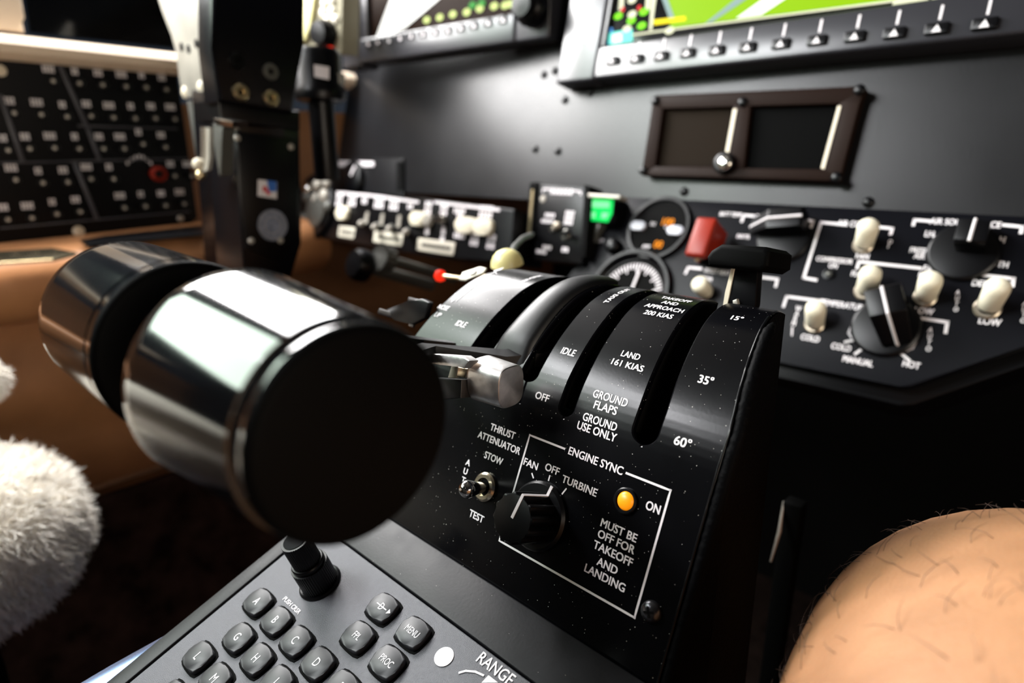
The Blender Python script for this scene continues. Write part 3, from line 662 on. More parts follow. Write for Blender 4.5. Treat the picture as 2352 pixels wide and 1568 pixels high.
# ---------------------------------------------------------------- right switch panel
sp = thing('switch_panel', 'slate switch panel with white bracket markings, ivory toggles and rotary selectors', 'switch panel', SW.hit(1900, 650))
slab('panel_plate', SW, [(1428, 451), (2480, 503), (2480, 744), (2352, 795), (2092, 887), (2066, 888), (1809, 835), (1500, 772), (1240, 716), (1325, 610)], -.008, 0, m_switchp, sp, .0006)
slab('panel_body', SW, [(1470, 470), (2480, 515), (2480, 780), (2352, 840), (2100, 930), (2066, 932), (1809, 870), (1300, 760)], -.05, -.012, m_plast, sp, .002)
CP = .0046
def st(x, y, t_, cap=CP, **k): return lettering(SW, x, y, t_, cap, sp, off=.03, xs=.76, **k)
def sl(pls, wd=.0021): return strokes(SW, pls, wd, sp)
sl([[(1943, 516), (1886, 511), (1846, 638), (1874, 643)]]); sl([[(2021, 522), (2050, 525), (2046, 537)]])
st(1962, 514, 'AIR COND'); st(1981, 588, 'FAN'); st(1916, 597, 'COMPRESSOR', CP*.85); st(1914, 610, 'ON', CP*.85)
st(2041, 563, 'I', CP); st(2045, 555, 'O', CP*.7)
sl([[(2136, 508), (2101, 505), (2098, 516)]]); sl([[(2306, 517), (2348, 521), (2345, 534)]])
st(2172, 509, 'AIR SOU', CP); st(2287, 516, 'CE', CP); st(2135, 537, 'LH', CP); st(2296, 550, 'RH', CP); st(2112, 575, 'FRESH', CP*.9); st(2112, 588, 'AIR', CP*.9)
st(2205, 617, 'OFF', CP*.9); st(2290, 606, 'BOTH', CP*.95); sl([[(2146, 580), (2156, 578)], [(2205, 603), (2207, 608)], [(2145, 543), (2151, 545)], [(2264, 592), (2276, 597)]], .0018)
sl([[(1969, 615), (1973, 601), (2114, 616)]]); sl([[(2164, 621), (2328, 640), (2326, 656)]]); st(2138, 617, 'FAN', CP)
st(1980, 630, 'FLOOD', CP*.9); st(2126, 632, 'FOG', CP*.9); st(2266, 652, 'DEFOG', CP); st(2056, 664, 'H', CP*.8)
st(2122, 714, 'LOW', CP); st(2273, 738, 'LOW', CP*1.05)
for k, ch in enumerate('MANUAL'): pass
sl([[(1800, 703), (1807, 681), (1892, 692)]]); sl([[(2084, 726), (2176, 740), (2172, 763)]]); st(1936, 700, 'TEMPERATURE', CP)
for k, ch in enumerate('WARM'): st(1834-k*3.6, 708+k*11.5, ch, CP*.85)
sl([[(1820, 752), (1819, 770)]], .0010)
st(1861, 776, 'COLD', CP); st(1932, 797, 'COLD', CP); st(1970, 829, 'MANUAL', CP); st(2093, 837, 'HOT', CP)
sl([[(1942, 785), (1970, 779)], [(1965, 812), (1986, 797)], [(2064, 807), (2088, 827)]], .0018)
sl([[(1972, 733), (1956, 748), (1949, 765), (1956, 775)]], .0013); sl([[(2100, 762), (2105, 783), (2096, 800), (2082, 806)]], .0013)
for k, ch in enumerate('AUTO'): st(2137-k*1.4, 757+k*14.5, ch, CP*.8)
for k, ch in enumerate('AUTO'): st(2200-k*1.4, 671+k*13, ch, CP*.7)
for k, ch in enumerate('AUTO'): st(2354-k*1.4, 697+k*13, ch, CP*.7)
sl([[(1575, 627), (1581, 614), (1610, 617)]]); sl([[(1752, 637), (1786, 641), (1782, 657)]]); sl([[(1728, 640), (1727, 634)]]); st(1648, 624, 'PITOT HEAT', CP*.85); st(1620, 640, 'NORM', CP*.85)
sl([[(1704, 508), (1709, 494), (1730, 496)]]); sl([[(1842, 505), (1868, 508), (1863, 521)]]); st(1743, 497, 'OFF', CP*.8); st(1678, 492, 'BATT TEMP', CP*.8)
st(1707, 543, 'INVTR', CP*.8); st(1830, 556, 'ON', CP*.85); st(1379, 552, 'DIM', CP*.9)
def ivory(x, y, tip, w=.021, rn=.0075): toggle(SW, x, y, tip, sp, w=w, rn=rn, r=.003, sleeve=m_cream, nutmat=m_nut, name='toggle_switch', rs=.0074)
ivory(1983, 563, (1998, 510)); ivory(1987, 669, (2003, 619)); ivory(2125, 683, (2141, 634)); ivory(2268, 708, (2298, 648), rn=.008); ivory(1871, 745, (1874, 700)); ivory(1622, 672, (1604, 648), w=.019, rn=.006)
h_ = obj('indicator_lamp', MB().lathe([(.0045, 0), (.0045, .0015), (.0030, .0018), (.0028, .0004)], 20), m_plast, sp, SW.pm(1904, 629)); obj('lens', MB().lathe([(.0026, 0), (.0018, .0012), (.0001, .0015)], 16), m_alud, h_, SW.pm(1904, 629, .0004), ang=60)
def selector(fr, x, y, ang, rs, tb, tc, tf, Hh, W, par, off=(0, 0), hf=.004, name='rotary_selector'):
    """skirted bar knob; the bar points along ang (in the face), its front sloping down, white line over it"""
    o = obj(name, MB().lathe([(rs, 0), (rs, .0022), (rs*.93, .0034), (rs*.9, .0036)], 44), m_plast, par, fr.pm(x, y))
    a, b = fr.uv(x, y); T = fr.mat(a+off[0], b+off[1], .003, ang); Hh -= .003
    prof_ = [(tb, 0), (tb, Hh*.9), (tb+.002, Hh), (tc, Hh), (tf-.0006, hf+.001), (tf, hf), (tf, 0)]
    n = len(prof_); wf = [W, W, W, W, W*.8, W*.8, W*.8]
    V = [(p[0], -q, p[1]) for p, q in zip(prof_, wf)] + [(p[0], q, p[1]) for p, q in zip(prof_, wf)]
    bm = bmesh.new(); vv = [bm.verts.new(v) for v in V]; bm.faces.new(vv[:n]); bm.faces.new(vv[n:][::-1])
    for i in range(n): bm.faces.new((vv[i], vv[n+i], vv[n+(i+1) % n], vv[(i+1) % n]))
    bmesh.ops.recalc_face_normals(bm, faces=bm.faces[:]); bmesh.ops.bevel(bm, geom=bm.edges[:], offset=.0007, segments=2, affect='EDGES', profile=.5)
    obj('grip_bar', MB().bm(bm), m_plast, o, T)
    e = .0003; ln = MB(); ln.tube([(tb+.001, 0, Hh+e), (tc, 0, Hh+e), (tf, 0, hf+e), (tf+e, 0, hf*.6), (tf+e, 0, .0005)], .0011, 6)
    obj('index_line', ln, m_print, o, T); return o
selector(SW, 2034, 752, -1.14, .0225, -.021, .0005, .0165, .026, .0115, sp, off=(.0042, .0030))
selector(SW, 2212, 580, 1.57, .0215, -.001, .016, .020, .020, .0090, sp, off=(.0045, 0))
selector(SW, 1800, 550, math.pi+.16, .0215, -.017, .0105, .028, .020, .0085, sp, off=(0, .0105))
# red guarded switch
g = obj('red_switch_guard', MB().box((0, 0, 0), (.010, .016, .002), .0008), m_void, sp, SW.pm(1622, 590, .001))
f1 = [(-.0065, -.011), (.0065, -.011), (.0065, .013), (-.0065, .013)]
m_ = MB().box((0, .007, .026), (.019, .036, .008), .0028, 3); m_.box((-.0085, .008, .014), (.0020, .030, .024), .0008); m_.box((.0085, .008, .014), (.0020, .030, .024), .0008)
obj('guard', m_, m_red, g, SW.pm(1632, 592, .001), label='raised red plastic guard')
obj('bat', MB().tube([(0, 0, 0), (0, -.005, .011)], [.0016, .0024], 12), m_brass, g, SW.pm(1615, 592, .001), ang=60)
# digital gauge
gr = Vector(SW.uv(1592, 525))-Vector(SW.uv(1515, 525)); R1 = abs(gr.x)*.97
dg = thing('digital_gauge', 'round black gauge with orange digital figures and two pale oval buttons', 'gauge', SW.hit(1514, 526))
obj('rim', MB().lathe([(R1, 0), (R1, .003), (R1*.96, .0045), (R1*.88, .0045), (R1*.84, .0010), (.0001, .0010)], 48), m_plast, dg, SW.pm(1514, 526))
obj('dial_face', MB().lathe([(R1*.84, 0), (R1*.84, .0003), (.0001, .0003)], 40), m_void, dg, SW.pm(1514, 526, .0012))
for x, y in ((1467, 520), (1553, 531)): obj('oval_button', MB().prism(rrect(.017, .009, .0042, 5), 0, .003, .0012, 3), M('pale button', (.42, .43, .48), .35), dg, SW.pm(x, y, .0016))
lettering(SW, 1533, 509, '100', .0072, dg, e_orange, w=.0018, xs=.9, off=.02, name='digits'); lettering(SW, 1512, 561, '00', .0072, dg, e_orange, w=.0018, xs=.9, off=.02, name='digits')
lettering(SW, 1500, 514, 'DC', .0035, dg, w=.0017); lettering(SW, 1528, 521, 'V', .0035, dg, w=.0017); lettering(SW, 1484, 566, 'AMP', .0038, dg, w=.0017)
kb2 = obj('small_knob', MB().lathe([(.008, 0), (.008, .007), (.006, .009), (.0001, .0092)], 24), m_plast, sp, SW.pm(1412, 568), ang=50)
# analogue gauge half hidden behind the quadrant
R2 = abs(SW.uv(1535, 650)[0]-SW.uv(1355, 650)[0])/2*1.0
ag = thing('round_gauge', 'round black dial gauge with fine white ticks, half hidden behind the quadrant crest', 'gauge', SW.hit(1446, 676))
obj('rim', MB().lathe([(R2*1.03, 0), (R2*1.03, .004), (R2*.99, .006), (R2*.93, .006), (R2*.86, .0035), (R2*.80, .0012), (.0001, .0012)], 56), m_plast, ag, SW.pm(1446, 672))
obj('dial_face', MB().lathe([(R2*.80, 0), (R2*.80, .0002), (.0001, .0002)], 40), m_void, ag, SW.pm(1446, 672, .0012))
tk = MB(); tk.smooth = False
for k in range(24):
    t = math.radians(20+k*6.1); c, s1 = math.cos(t), math.sin(t); L1 = .78; L0 = .64 if k % 4 else .56
    p, q_, nn = Vector((c, s1))*R2*L0, Vector((c, s1))*R2*L1, Vector((-s1, c))*.0007; tk.prism([p+nn, p-nn, q_-nn, q_+nn], 0, .0002)
obj('tick_marks', tk, m_print, ag, SW.pm(1446, 678, .0014)); obj('pointer', MB().box((0, R2*.3, 0), (.002, R2*.6, .0012)), m_print, ag, SW.pm(1446, 678, .003, -.05))
# green annunciator
ga = thing('annunciator', 'small glowing green annunciator square under a metal hood', 'indicator', PN.hit(1378, 482, .02))
slab('body', PN, [(1344, 452), (1412, 454), (1408, 492), (1400, 512), (1345, 506)], .0, .026, m_plast, ga, .001)
slab('green_face', PN, [(1347, 455), (1409, 457), (1406, 490), (1396, 510), (1344, 505)], .0262, .0266, e_gsign, ga)
slab('lit_caption', PN, [(1355, 461), (1400, 463), (1399, 477), (1354, 476)], .0267, .0269, e_gtxt, ga); slab('lit_caption', PN, [(1352, 486), (1368, 487), (1367, 500), (1351, 499)], .0267, .0269, e_gtxt, ga); slab('lit_caption', PN, [(1383, 488), (1398, 489), (1392, 501), (1380, 500)], .0267, .0269, e_gtxt, ga)
slab('hood', PN, [(1350, 444), (1423, 448), (1424, 456), (1350, 452)], .02, .034, m_alu, ga, .0006)
slab('bracket', PN, [(1350, 508), (1380, 512), (1362, 560), (1344, 556)], .005, .02, m_alud, ga, .0006)
# ---------------------------------------------------------------- gear panel between the two switch panels
GP = Fr(PN.W(0, 0, .030), PN.u, PN.v)
gp = thing('gear_panel', 'narrow upright black sub-panel with tiny toggles beside the green annunciator', 'switch panel', GP.hit(1290, 520))
slab('plate', GP, [(1240, 424), (1347, 430), (1336, 606), (1225, 596)], -.03, 0, m_plast, gp, .001)
slab('slot_rail', GP, [(1218, 420), (1234, 418), (1224, 545), (1208, 545)], -.03, .002, m_void, gp); slab('slot_rail', GP, [(1342, 424), (1354, 426), (1344, 590), (1334, 588)], -.02, .003, m_void, gp)
slab('brass_strip', GP, [(1221, 435), (1225, 435), (1218, 535), (1211, 535)], .002, .003, m_brass, gp)
GC = .0052
def smudge(fr, x, y, wd, ht, par, rows=1, mat=None, w=.0003):
    m_ = MB(); m_.smooth = False
    for r_ in range(rows):
        yy = (r_-(rows-1)/2)*-ht*1.25; n_ = max(1, int(wd/(ht*.75)))
        for k in range(n_): m_.box(((k-(n_-1)/2)*wd/n_, yy, 0), (wd/n_*.72, ht, .0001))
    return obj('print_marks', m_, mat or m_print, par, fr.pm(x, y, w))
smudge(GP, 1290, 440, .030, .0058, gp, 1); strokes(GP, [[(1247, 440), (1248, 434), (1266, 435)]], .0016, gp); strokes(GP, [[(1318, 438), (1334, 440), (1334, 446)]], .0016, gp)
smudge(GP, 1263, 494, .014, .0040, gp, 1); smudge(GP, 1258, 508, .018, .0036, gp, 1); smudge(GP, 1307, 500, .012, .0040, gp, 3); smudge(GP, 1256, 568, .012, .0040, gp); smudge(GP, 1243, 578, .014, .0036, gp); smudge(GP, 1298, 573, .009, .0048, gp); smudge(GP, 1197, 573, .009, .0038, gp, w=.001)
toggle(GP, 1272, 522, (1281, 516), gp, w=.016, rn=.006, r=.0034, mat=M('cream bat', (.7, .62, .5), .35, .3)); toggle(GP, 1300, 540, (1302, 534), gp, w=.014, rn=.006, r=.003, mat=m_plast)
blob_s = obj('panel_screw', MB().lathe([(.004, 0), (.003, .001), (.0001, .0012)], 14), m_alu, gp, GP.pm(1247, 457))
# ---------------------------------------------------------------- left switch panel
LP = Fr(PN.W(0, 0, .052), PN.u, PN.v)
lp = thing('switch_panel', 'distant left switch panel crowded with small lever toggles and cream placards', 'switch panel', LP.hit(950, 520))
slab('plate', LP, [(640, 436), (770, 445), (905, 447), (1180, 480), (1172, 604), (1000, 590), (640, 530)], -.052, 0, m_plast, lp, .002)
slab('riser_plate', PN, [(690, 360), (925, 364), (925, 470), (770, 470), (690, 470)], 0, .004, m_panel, lp, .001)
slab('slot', PN, [(911, 370), (924, 370), (925, 438), (911, 438)], .004, .0045, m_void, lp)
slab('placard', PN, [(772, 369), (858, 371), (858, 382), (772, 382)], .004, .005, m_print, lp, .0002)
def lsel(): 
    o = obj('rotary_selector', MB().lathe([(.030, 0), (.030, .006), (.026, .010), (.0001, .0105)], 32), m_plast, lp, PN.pm(813, 416, .004), ang=50)
    obj('index_line', MB().box((0, .012, 0), (.004, .016, .0008)), m_print, o, PN.pm(803, 408, .0148, -.5)); return o
lsel()
for x, y in ((780, 490), (800, 515)): pass
def lever(x, y, tip, mat=m_cream, w=.020, r=.0042): return toggle(LP, x, y, tip, lp, w=w, rn=.0055, r=r, mat=mat, nutmat=m_alud)
for x, y in ((834, 512), (865, 520), (898, 524), (936, 532)): lever(x, y, (x-6, y+2), m_alu, w=.016)
for x, y in ((843, 500), (878, 504), (917, 508)): obj('index_line', MB().prism(rrect(.007, .016, .0025), 0, .001), m_alu, lp, LP.pm(x, y, .001))
for x, y in ((963, 508), (975, 510), (1068, 521), (1082, 523), (1107, 523), (1122, 525), (686, 477), (700, 478)):
    pass
def oval(x, y, wd, ht, mat, par=None, fr=None): return obj('rocker_button', MB().prism(rrect(wd, ht, min(wd, ht)*.42, 5), 0, .006, .002, 3), mat, par or lp, (fr or LP).pm(x, y, .001))
oval(964, 503, .028, .017, m_cream); oval(987, 507, .014, .014, m_alu); oval(1017, 504, .015, .012, m_bright); oval(1074, 518, .032, .018, m_cream); oval(1114, 522, .030, .018, m_cream); oval(691, 478, .036, .022, m_cream); oval(791, 490, .028, .019, m_cream)
for x, y, wd, ht, rws in ((779, 459, .018, .008, 2), (809, 458, .020, .008, 2), (837, 461, .012, .008, 1), (871, 464, .022, .007, 2), (905, 468, .020, .007, 2), (942, 474, .012, .006, 1), (983, 477, .014, .007, 2), (1019, 483, .014, .007, 2), (1055, 484, .020, .006, 1), (1056, 494, .010, .006, 1), (1116, 486, .022, .006, 2), (981, 530, .011, .009, 1), (1017, 540, .009, .009, 2), (1055, 541, .020, .006, 1), (1090, 548, .014, .007, 2), (1128, 555, .014, .007, 2)):
    smudge(LP, x, y, wd, ht, lp, rws)
for p in ([(775, 442), (862, 450), (960, 464)], [(1000, 464), (1070, 473), (1146, 482)]): strokes(LP, [p], .0032, lp)
for x, y, wd in ((797, 533, .040), (892, 547, .062), (1001, 566, .068), (713, 516, .024), (740, 522, .012)):
    o = obj('placard', MB().prism(rrect(wd, .015, .002), 0, .0012, .0002), m_placard, lp, LP.pm(x, y, .0005)); smudge(LP, x, y, wd*.8, .005, o, 1, m_plast, .0018)
# annunciator cluster at the far left of that panel
cx_ = obj('gauge_cluster', MB().lathe([(.050, 0), (.050, .004), (.046, .007), (.0001, .0072)], 40), m_plast, lp, LP.pm(726, 475))
for x, y, r_, mt in ((707, 434, .009, m_bright), (730, 425, .009, m_alu), (752, 420, .008, m_alu), (745, 450, .010, m_alu), (728, 458, .010, m_alu), (706, 452, .009, m_alud), (726, 494, .012, m_alud), (700, 500, .009, m_alud), (752, 475, .009, m_alud), (727, 480, .026, m_alud)):
    obj('lamp_cap', MB().lathe([(r_, 0), (r_, .003), (r_*.6, .006), (.0001, .007)], 18), mt, cx_, LP.pm(x, y, .007), ang=60)
# knobs below it in the dark
for nm, x, y, r_, mt, d in (('round_knob', 838, 612, .018, m_plast, .70), ('ribbed_knob', 897, 597, .014, m_alud, .70)):
    fr = elev(at(x, y, d), 70)
    k = obj(nm, fluted(r_, 14, r_*.08, 0, .016, .003) if nm == 'ribbed_knob' else MB().lathe([(r_, 0), (r_*1.02, .010), (r_*.8, .016), (.0001, .017)], 30), mt, lp, fr.mat(0, 0, 0), ang=50)
    obj('shaft', MB().lathe([(r_*.4, -.10), (r_*.4, .001)], 14), m_alud, k, fr.mat(0, 0, 0))
# ---------------------------------------------------------------- control column
YA = .25                                                # distance forward of the aft face of the column
AF = Fr((-.55, YA, H), (1, 0, 0), (0, 0, 1))            # aft face
xs_ = AF.uv(540, 400)[0]-.55
SF = Fr((xs_, YA, H), (0, 1, 0), (0, 0, 1))             # side face, towards the copilot
cc = thing('control_column', 'tall black control column with bolts, a small flag-coloured decal and a round silver seal', 'control column', AF.hit(540, 560))
sd = SF.uv(692, 400)[0]
slab('lower_housing', SF, [(540, 285), (548, 262), (690, 282), (694, 560), (670, 640), (560, 640)], -.060, 0, m_col, cc, .003)
slab('cover_plate', SF, [(543, 300), (680, 320), (684, 560), (640, 600), (566, 570)], 0, .0022, m_plast, cc, .0008)
slab('upper_housing', SF, [(486, -60), (704, -60), (698, 100), (680, 190), (676, 262), (500, 234), (486, 110)], -.016, .012, m_col, cc, .004)
slab('neck', SF, [(500, 228), (690, 255), (690, 300), (505, 275)], -.050, .004, m_plast, cc, .002)
for x, y, mt in ((552, 212, m_brass), (622, 226, m_brass), (620, 165, m_alud), (544, 140, m_plast)):
    b = obj('bolt', MB().lathe([(.0072, 0), (.0072, .002), (.0056, .0032), (.0030, .0032), (.0028, .001)], 22), mt, cc, SF.pm(x, y, .012))
    obj('socket', MB().lathe([(.0027, 0), (.0027, .0006)], 6), m_void, b, SF.pm(x, y, .0132))
for x, y in ((545, 317), (668, 337), (577, 553), (644, 552), (540, 292)): obj('rivet', MB().lathe([(.0032, 0), (.0026, .0016), (.0001, .0022)], 14), m_alu, cc, SF.pm(x, y, .0022), ang=60)
dcl = slab('decal', SF, [(593, 412), (636, 417), (636, 457), (592, 450)], .0022, .0027, m_print, cc, .0003)
slab('blue_quarter', SF, [(613, 414), (635, 417), (635, 440), (618, 440)], .0027, .0029, m_blue, dcl); slab('red_stripe', SF, [(603, 430), (610, 426), (622, 446), (615, 448), (609, 438), (605, 441)], .0027, .0030, m_redp, dcl)
sl_ = obj('round_seal', MB().lathe([(.0148, 0), (.0148, .0006), (.0001, .0007)], 36), m_seal, cc, SF.pm(626, 517, .0022))
for k, (r0, r1) in enumerate(((.0128, .0122), (.0080, .0075))):
    obj('seal_ring', MB().tube([(r0*math.cos(t*.1745), r0*math.sin(t*.1745), 0) for t in range(37)], .0003, 5), m_alu, sl_, SF.pm(626, 517, .0029))
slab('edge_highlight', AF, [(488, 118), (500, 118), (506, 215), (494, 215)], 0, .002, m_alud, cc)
slab('aft_fairing', AF, [(436, 205), (500, 215), (545, 290), (560, 640), (470, 640), (455, 360)], -.05, -.006, m_col, cc, .004)
# light metal bracket beside it
AB = Fr((-.6, YA+.01, H), (1, 0, 0), (0, 0, 1))
br = thing('bracket_plate', 'pale painted metal bracket tapering down beside the black control column', 'bracket', AB.hit(440, 120))
slab('upper_plate', AB, [(345, -60), (490, -60), (482, 20), (474, 60), (472, 110), (484, 210), (470, 222), (418, 224), (412, 180), (406, 120), (395, 80), (372, 30)], -.006, 0, m_alu, br, .0015)
slab('lower_plate', AB, [(428, 232), (500, 230), (500, 330), (492, 400), (455, 400), (445, 330)], -.012, -.004, m_alud, br, .0015)
for x, y in ((417, 108), (433, 113), (451, 100)): obj('hole', MB().lathe([(.004, 0), (.004, .0004)], 16), m_void, br, AB.pm(x, y, .0002))
for x, y in ((424, 212), (461, 200)): obj('rivet', MB().lathe([(.006, 0), (.004, .0018), (.0001, .0022)], 16), m_edge, br, AB.pm(x, y, 0), ang=60)
AG = Fr((-.52, YA-.02, H), (1, 0, 0), (0, 0, 1))
cs = thing('spring_catch', 'bright ribbed spring catch and folded chrome clip on the column edge', 'catch', AG.hit(470, 340))
m_ = MB()
for k in range(20):
    t = k/19; x = 470-.0*t+ (0 if t < .75 else -(t-.75)*26); y = 293+t*102
    p = AG.uv(x, y); m_.box((p[0]-AG.uv(470, 340)[0], p[1]-AG.uv(470, 340)[1], .001), (.0088, .0014, .002), .0004, 1)
obj('ribbed_strip', m_, m_bright, cs, AG.pm(470, 340)); slab('strip_back', AG, [(461, 293), (481, 293), (481, 360), (476, 390), (462, 398), (455, 392), (464, 360)], -.003, .0006, m_alu, cs)
slab('clip_top', AG, [(489, 270), (534, 278), (532, 292), (487, 283)], -.012, .001, m_bright, cs, .001)
slab('clip_leg', AG, [(489, 283), (512, 292), (508, 330), (508, 400), (503, 404), (490, 330)], -.010, .0, m_alud, cs, .001)
bp = AG.hit(456, 377, .002); obj('ball', MB().lathe([(.0001, -.0055), (.0038, -.004), (.0055, 0), (.0038, .004), (.0001, .0055)], 20), m_edge, cs, wmat(bp), ang=80); bp = AG.hit(461, 402, .0); obj('ball', MB().lathe([(.0001, -.005), (.0034, -.0034), (.005, 0), (.0034, .0034), (.0001, .005)], 20), m_brass, cs, wmat(bp), ang=80)
# black handle tube with flanged head behind the column
tp = at(744, 320, .66)
ht = thing('torch_tube', 'upright black tube with a flanged head bearing a small white label, right of the column', 'tube', Vector((tp.x, tp.y, at(744, 415, .66).z)))
z_ = lambda y: at(744, y, .66).z
T = wmat((tp.x, tp.y, z_(415))); zz = lambda y: z_(y)-z_(415)
obj('tube', MB().lathe([(.0125, 0), (.0130, .003), (.0130, zz(236))], 32), m_plast, ht, T)
obj('head', MB().lathe([(.018, zz(238)), (.0255, zz(232)), (.0262, zz(222)), (.0262, zz(208)), (.0235, zz(200)), (.0235, zz(132)), (.020, zz(122)), (.0001, zz(121))], 40), m_plast, ht, T, ang=40)
dvec = (CO - tp); dvec.z = 0; dvec.normalize(); HFr = Fr(tp + dvec*.0237, Vector((-dvec.y, dvec.x, 0)), (0, 0, 1))
slab('label', HFr, [(721, 148), (756, 154), (756, 183), (722, 176)], 0, .0006, m_print, ht); slab('label', HFr, [(765, 163), (793, 170), (792, 196), (766, 188)], -.010, -.0094, m_alud, ht)
# pale side unit with round studs, dark knob and red lamp, above the tube
PU = Fr(at(740, 60, .80), Vector((.97, .24, 0)), (0, 0, 1))
pu = thing('side_unit', 'pale yellow-edged side unit with round studs, a dark knob and a red lamp', 'panel', PU.hit(740, 60))
slab('body', PU, [(712, -60), (787, -60), (784, 122), (740, 120), (690, 104)], -.03, 0, M('side unit paint', (.26, .24, .17), .6, spec=.2), pu, .002)
slab('yellow_edge', PU, [(702, -60), (728, -60), (712, 60), (700, 92), (688, 100), (694, 60)], 0, .006, m_yel, pu, .001)
for x, y in ((748, 8), (764, 2), (744, 30), (764, 26), (754, 46), (772, 44)): obj('stud', MB().lathe([(.0062, 0), (.005, .003), (.0001, .004)], 16), m_placard, pu, PU.pm(x, y, 0), ang=60)
obj('dark_knob', MB().lathe([(.017, 0), (.017, .010), (.013, .018), (.0001, .019)], 26), m_plast, pu, PU.pm(752, 80, 0), ang=50)
obj('red_lamp', MB().lathe([(.0075, 0), (.0068, .004), (.004, .007), (.0001, .008)], 18), e_redlamp, pu, PU.pm(756, 116, .002), ang=60)
# ---------------------------------------------------------------- circuit breaker panel on the left wall
cb = thing('circuit_breaker_panel', 'black circuit breaker panel on the left wall with rows of small breakers', 'circuit breaker panel', WL.hit(200, 330))
slab('plate', WL, [(-80, 90), (0, 108), (390, 150), (408, 166), (455, 500), (440, 513), (0, 563), (-80, 572)], 0, .006, m_cbp, cb, .002)
def W8(cx, cy): return (cx*.35714, 60+cy*.35714)
def strip(a, b, wd=.0045):
    P0_, P1_ = WL.uv(*W8(*a), .0065), WL.uv(*W8(*b), .0065); A = Vector(P0_); B = Vector(P1_); c = (A+B)/2; d = (B-A).normalized(); n = Vector((-d.y, d.x))*wd/2
    obj('dividing_strip', MB().prism([A-c+n, A-c-n, B-c-n, B-c+n], .006, .0078, .0004), m_cbl, cb, WL.mat(c.x, c.y, 0))
for a, b in (((360, 200), (565, 660)), ((565, 660), (640, 860)), ((0, 440), (150, 880)), ((480, 880), (625, 1240)), ((0, 880), (440, 870)), ((500, 640), (1140, 660)), ((440, 870), (1220, 850)), ((0, 1300), (1220, 1190))): strip(a, b, .0045 if abs(a[0]-b[0]) < 400 else .0018)
rows = [[(310, 275), (480, 290), (630, 300), (780, 310), (910, 315), (1040, 330)], [(60, 480), (235, 490), (400, 505), (555, 500), (700, 510), (840, 515), (970, 515), (1095, 520)],
        [(20, 720), (160, 710), (320, 705), (480, 710), (635, 710), (770, 710), (890, 680), (1035, 700)], [(70, 910), (245, 930), (405, 925), (555, 905), (700, 905), (1095, 885), (1205, 885)],
        [(20, 1165), (175, 1155), (335, 1130), (485, 1115), (770, 1090), (905, 1080), (1035, 1075), (1155, 1065)]]
cbm = MB().lathe([(.0052, 0), (.0052, .002), (.0040, .0024), (.0040, .0085), (.0036, .0095), (.0001, .0096)], 20).mesh('circuit_breaker', m_plast)
cbt = MB().lathe([(.0022, 0), (.0022, .0002), (.0001, .0002)], 12).mesh('amperage_mark', m_alu)
WC = .0
for ri, row in enumerate(rows):
    for i, (x, y) in enumerate(row):
        px, py = W8(x, y); wd = (.014, .011, .0085)[(i*5+ri) % 3]
        smudge(WL, px, py, wd*.85, .0033, cb, 2, M_lab if 'M_lab' in globals() else m_print, .0062)
        bx, by = W8(x+32, y+78)
        o = obj('circuit_breaker', cbm, None, cb, WL.pm(bx, by, .006)); obj('amperage_mark', cbt, None, o, WL.pm(bx, by, .0158))
smudge(WL, *W8(120, 205), .036, .0040, cb, 1, None, .0062); smudge(WL, *W8(690, 248), .034, .0040, cb, 1, None, .0062)
for k in range(7):
    t = k/6; smudge(WL, *W8(820+150*t, 880-42*math.sin(math.pi*t)), .0035, .0040, cb, 1, None, .0062)
rc = obj('red_breaker_collar', MB().lathe([(.0095, 0), (.0095, .008), (.0070, .010), (.0070, .004)], 24), m_red, cb, WL.pm(*W8(1012, 950), .006))
obj('circuit_breaker', cbm, None, rc, WL.pm(*W8(1012, 950), .006))
for x, y, r in ((815, 258, .0095), (505, 1318, .0115), (1160, 1235, .0075), (0, 285, .011)):
    obj('panel_screw', MB().lathe([(r*.55, 0), (r*.55, .001), (r*.35, .0022), (.0001, .0024)], 18), m_edge if r > .009 else m_alu, cb, WL.pm(*W8(x, y), .006), ang=60)
# ---------------------------------------------------------------- left wall trim: window sill, shade, armrest ledge, vent
def bar(name, A, B, pts, mat, kind='structure', lab=None, cat=None):
    """moulding: a cross-section of (outwards from wall, up) offsets run along the wall from A to B"""
    A = Vector(A); B = Vector(B); V = []; n = len(pts)
    for P in (A, B): V += [Vector((P.x+p[0], P.y, P.z+p[1]))-A for p in pts]
    F = [tuple(range(n)), tuple(range(n, 2*n))[::-1]] + [(i, n+i, n+(i+1) % n, (i+1) % n) for i in range(n)]
    o = obj(name, MB().add(V, F), mat, None, wmat(A), ang=40)
    if kind: o['kind'] = kind
    return o
zt = WL.hit(200, 128).z
bar('trim_1', (LX, -.4, zt-.014), (LX, YA+.33, zt-.014), [(0, 0), (.020, .001), (.034, .006), (.038, .014), (.034, .021), (.014, .026), (0, .026)], m_cream_w)
